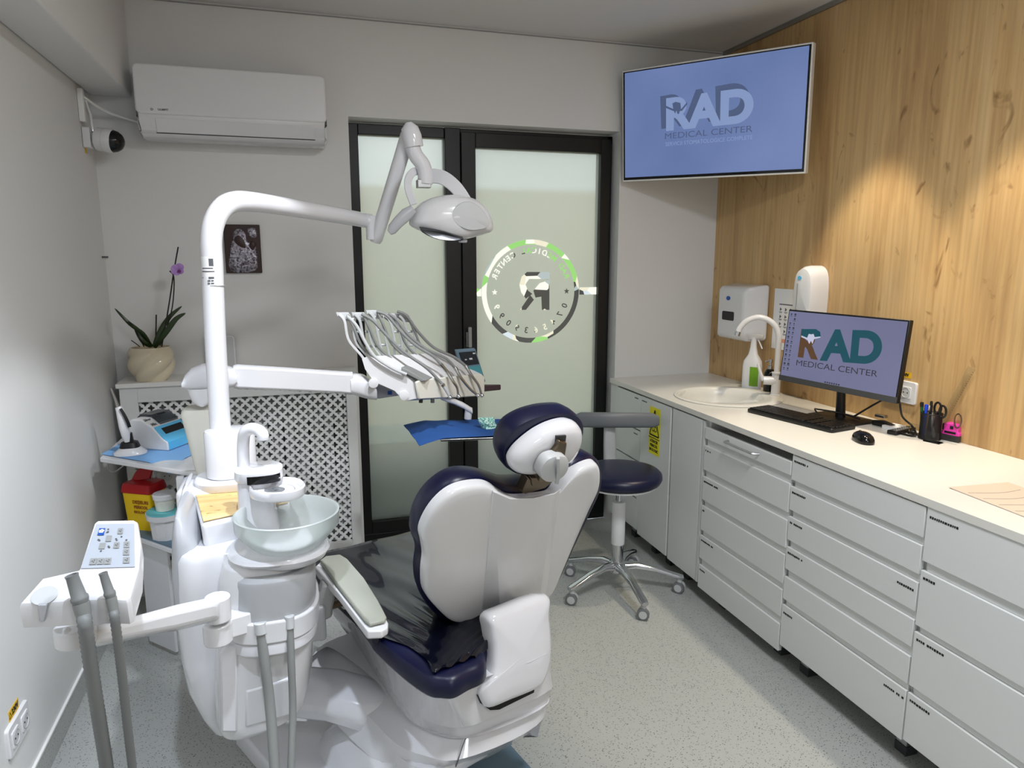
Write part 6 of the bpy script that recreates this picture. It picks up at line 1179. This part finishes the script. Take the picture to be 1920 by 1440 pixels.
for q in tl_[1:]: c_ = V((-.49, 3.0, 0)); p = q.lerp(c_, .06); obj('post', G().box(p.x - .012, p.x + .012, p.y - .012, p.y + .012, .0, tzz - .018), 'white_plastic', tr, bevel=.002)
pA, pB = V((-.60, 2.90, 0)), V((-.49, 2.78, 0)); dd_ = (pB - pA).normalized(); 
obj('side_panel', G().obox((pA + pB) / 2 + V((.0, 0, .235)), dd_, ZU.cross(dd_), ZU, .085, .006, .215), 'white_plastic', tr, bevel=.003)
# blue paper sheet on top
sc0, sc1, sc2, sc3 = Z(190, 852, tzz + .002), Z(318, 874, tzz + .002), Z(382, 842, tzz + .002), Z(262, 812, tzz + .002)
def fbl(a, b_):
    p = sc0.lerp(sc1, a).lerp(sc3.lerp(sc2, a), b_); p.x = max(p.x, -.755); k = max(0, (a - .72) / .28) * max(0, 1 - b_ * 2.5); return p + V((0, -.012 * k, -.028 * k)) + V((0, 0, .0015 + .0012 * math.sin(a * 9) * math.sin(b_ * 7)))
tag(obj('blue_sheet', sheet(G(), None, None, None, 24, 14, fbl, .0008), 'blue_sheet'), 'pale blue paper sheet spread on the top of the trolley', 'sheet')
tz2 = tzz + .004
# curing light
q = Z(245, 850, tz2); q.x = max(q.x, -.66)
cl_ = thing('curing_light', q, 'cordless white and black curing light standing in its charging base on the trolley', 'curing light')
YL = q.y
def K(u, v, dy=0): return P(u, v, Y=YL + dy)
bw = (K(270, 850).x - K(206, 850).x) / 2
obj('charging_base', G().loft([sring(V((q.x - .0, q.y, q.z + z)), (1, 0, 0), (0, 1, 0), a, b_, 2.3, 32) for z, a, b_ in ((0, bw, .045), (.006, bw, .044), (.018, bw * .72, .036), (.034, bw * .5, .028))]), 'white_plastic', cl_)
obj('cradle', G().loft([sring(V((q.x, q.y, q.z + z)), (1, 0, 0), (0, 1, 0), a, b_, 2.6, 24) for z, a, b_ in ((.026, bw * .62, .032), (.045, bw * .5, .026), (.05, bw * .25, .018), (.08, bw * .2, .014))]), 'black', cl_)
obj('light_body', G().loft([sring(K(u, v, -.01), V((.95, 0, .3)), (0, 1, 0), a, a * .95, 2.4, 20) for u, v, a in ((240, 830, .010), (236, 815, .016), (232, 798, .018), (228, 782, .016), (224, 768, .013), (221, 763, .010))]), 'white_plastic', cl_)
obj('button_panel', bar([K(226, 766, -.028), K(233, 778, -.03), K(239, 790, -.03), (K(243, 801, -.028))], .005, .006, .003), 'black', cl_, bevel=.001)
obj('light_guide', G().tube([K(222, 765, -.01), K(216, 748, -.01), K(208, 728, -.01)], [.007, .005, .0035], 12), 'steel', cl_)
# amalgamator
am = thing('amalgamator', Z(330, 830, tz2), 'white and sky blue capsule mixer with a clear lid on the trolley', 'mixer')
fa, fb_, fcb, fd = Z(265, 842, tz2), Z(316, 846, tz2), Z(366, 827, tz2), Z(322, 812, tz2)
AY = fb_.y
ux = (fcb - fb_).normalized(); uy = (fa - fb_).normalized(); uy = ZU.cross(ux); wdt = (fcb - fb_).length; dpt = .20
def AM(a, b_, z): return fb_ + ux * (a * wdt) + uy * (b_ * dpt) + V((0, 0, z))
prof = [(0, .0), (0, .035), (.12, .05), (.30, .088), (.55, .118), (.78, .118), (.95, .095), (1, .06), (1, 0)]
obj('mixer_body', G().loft([[AM(a, y_, z) for y_, z in prof] for a in (0, 1)]), 'white_plastic', am, bevel=.006, seg=3)
obj('blue_front', G().loft([[AM(a, y_, z) + V((0, 0, .0)) for y_, z in ((-.012, .004), (-.012, .036), (.11, .0535), (.29, .091), (.29, .086), (.12, .046), (.0, .03), (0, .004))] for a in (.02, .98)]), 'sky_blue', am, bevel=.002)
obj('control_strip', G().loft([[AM(a, y_, z) for y_, z in ((.14, .0605), (.24, .0815), (.24, .079), (.14, .058))] for a in (.18, .9)]), 'ink', am, smooth=False)
obj('clear_lid', G().loft([[AM(a, y_, z) for y_, z in ((.32, .094), (.52, .128), (.78, .128), (.92, .102), (.9, .098), (.76, .122), (.53, .122), (.33, .09))] for a in (.3, .95)]), 'smoke_clear', am, bevel=.002)
obj('capsule_holder', G().obox(AM(.62, .58, .124), ux, uy, ZU, .02, .018, .003), 'black', am, bevel=.001)
nm = (AM(.5, .12, .05) - AM(.5, .30, .088)).normalized(); nn_ = ux.cross(-nm).normalized()
g = G(); text_g(g, 'Silver', .016, AM(.13, .50, .1145), ux, V(-nm) * 1.0, .0002); text_g(g, 'Mix', .018, AM(.13, .36, .0985), ux, V(-nm), .0004); obj('mixer_lettering', g, 'ink_grey', am, smooth=False)
# pouch and towel behind pole, boxes
tag(obj('label_card', G().prism([P(u, v, Y=2.42) for u, v in ((352, 800), (366, 806), (376, 830), (372, 850), (358, 848))], (0, .03, 0)), 'paper', bevel=.002), 'small white and blue folded card between the mixer and the lamp pole', 'card')
# sharps bin and tubs on the lower shelf
sq = V((-.585, 2.96, szz + .004)); 
sb2 = thing('sharps_bin', sq, 'yellow sharps container with a raised red lid on the lower trolley shelf', 'container')
e1_, e2_ = V((.86, -.51, 0)), V((.51, .86, 0))
hB = P(262, 925, Y=2.95).z - sq.z
def SB(a, b_, z, k=1.0): return sq + e1_ * a * k + e2_ * b_ * k + V((0, 0, z))
def rs_(hx, hy, z, r=.012): return rrect(sq + V((0, 0, z)), e1_, e2_, hx * 2, hy * 2, r)
obj('bin_body', G().loft([rs_(.055, .042, 0), rs_(.064, .048, .15)]), 'yellow', sb2)
obj('bin_collar', G().loft([rs_(.067, .051, .148), rs_(.067, .051, .16), rs_(.062, .046, .185)]), 'red', sb2, bevel=.003)
obj('bin_flap', G().prism([SB(-.062, .0, .178), SB(-.05, .02, .215), SB(-.012, .03, .24), SB(.0, .03, .248), SB(.005, .03, .24), SB(.022, .03, .238), SB(.018, .01, .19)], e2_ * .012), 'red', sb2, bevel=.003)
g = G(); o_ = SB(.02, -.0485, .085); text_g(g, 'DEȘEURI', .018, o_ + V((0, 0, .03)), e1_, ZU, .0005); text_g(g, 'PERICOL', .016, o_ + V((0, 0, .01)), e1_, ZU, .0005); text_g(g, 'BIOLOGIC', .014, o_ + V((0, 0, -.01)), e1_, ZU, .0005)
mat('orange_brown', (150, 84, 10), .5); obj('bin_print', g, 'orange_brown', sb2, smooth=False)
tq = V((-.492, 2.83, szz + .004)); tb_ = thing('aqua_tub', tq, 'white round tub with an aqua lid on the lower trolley shelf', 'tub')
obj('tub_body', G().lathe([(0, 0), (.056, 0), (.062, .08), (.062, .082), (0, .082)], tq, 12), 'white_plastic', tb_, smooth=False)
obj('tub_rim', G().lathe([(0, .078), (.070, .078), (.072, .098), (0, .098)], tq, 36), 'white_plastic', tb_); obj('tub_lid', G().lathe([(0, .098), (.068, .098), (.067, .104), (0, .106)], tq, 36), 'aqua', tb_)
wq = tq + V((-.002, -.0, .1065)); wt_ = thing('white_tub', wq, 'small white lidded tub stacked on the aqua lid', 'tub')
obj('tub_body', G().lathe([(0, 0), (.032, 0), (.036, .044), (0, .044)], wq, 32), 'offwhite', wt_); obj('tub_lid', G().lathe([(0, .044), (.040, .044), (.041, .06), (.038, .064), (0, .064)], wq, 32), 'white_plastic', wt_)
jq = V((-.40, 2.97, szz + .004)); jt = thing('clear_jar', jq, 'grey see through jar with a dark band behind the white tub', 'jar')
obj('jar_body', G().lathe([(0, 0), (.045, 0), (.048, .2), (.04, .215), (0, .215)], jq, 28), 'smoke_clear', jt); obj('jar_band', G().lathe([(.0485, .13), (.0495, .13), (.0495, .15), (.0485, .15)], jq, 28), 'ink', jt)
socket((-.565, YC - .002, P(325, 890, Y=YC).z), (0, -1, 0), (1, 0, 0), .085, .085, 'white single socket on the radiator cover above the sharps bin', 1)
socket((P(297, 1030, Y=YC).x - .0, YC - .002, P(297, 1030, Y=YC).z), (0, -1, 0), (1, 0, 0), .08, .085, 'white single socket on the radiator cover below the trolley shelf', 1) if False else None
tag(obj('charger_cable', G().tube(spline([V((-.70, 3.12, .78)), V((-.735, 3.1, .70)), V((-.72, 3.12, .66)), V((-.66, 3.2, .68)), V((-.60, YC - .02, P(325, 890, Y=YC).z + .02))], 7, False), .003, 7), 'light_grey'), 'thin white charger cable looping under the trolley top', 'cable')
tag(obj('coiled_cord', G().tube(spline([V((-.66 + .006 * k, 3.20, .52 + .05)) + V((.028 * math.cos(2 * math.pi * j / 8), 0, .075 * math.sin(2 * math.pi * j / 8))) for k in range(4) for j in range(8)], 3, False), .004, 7), 'offwhite'), 'coiled cream cord hanging behind the sharps container', 'cord')
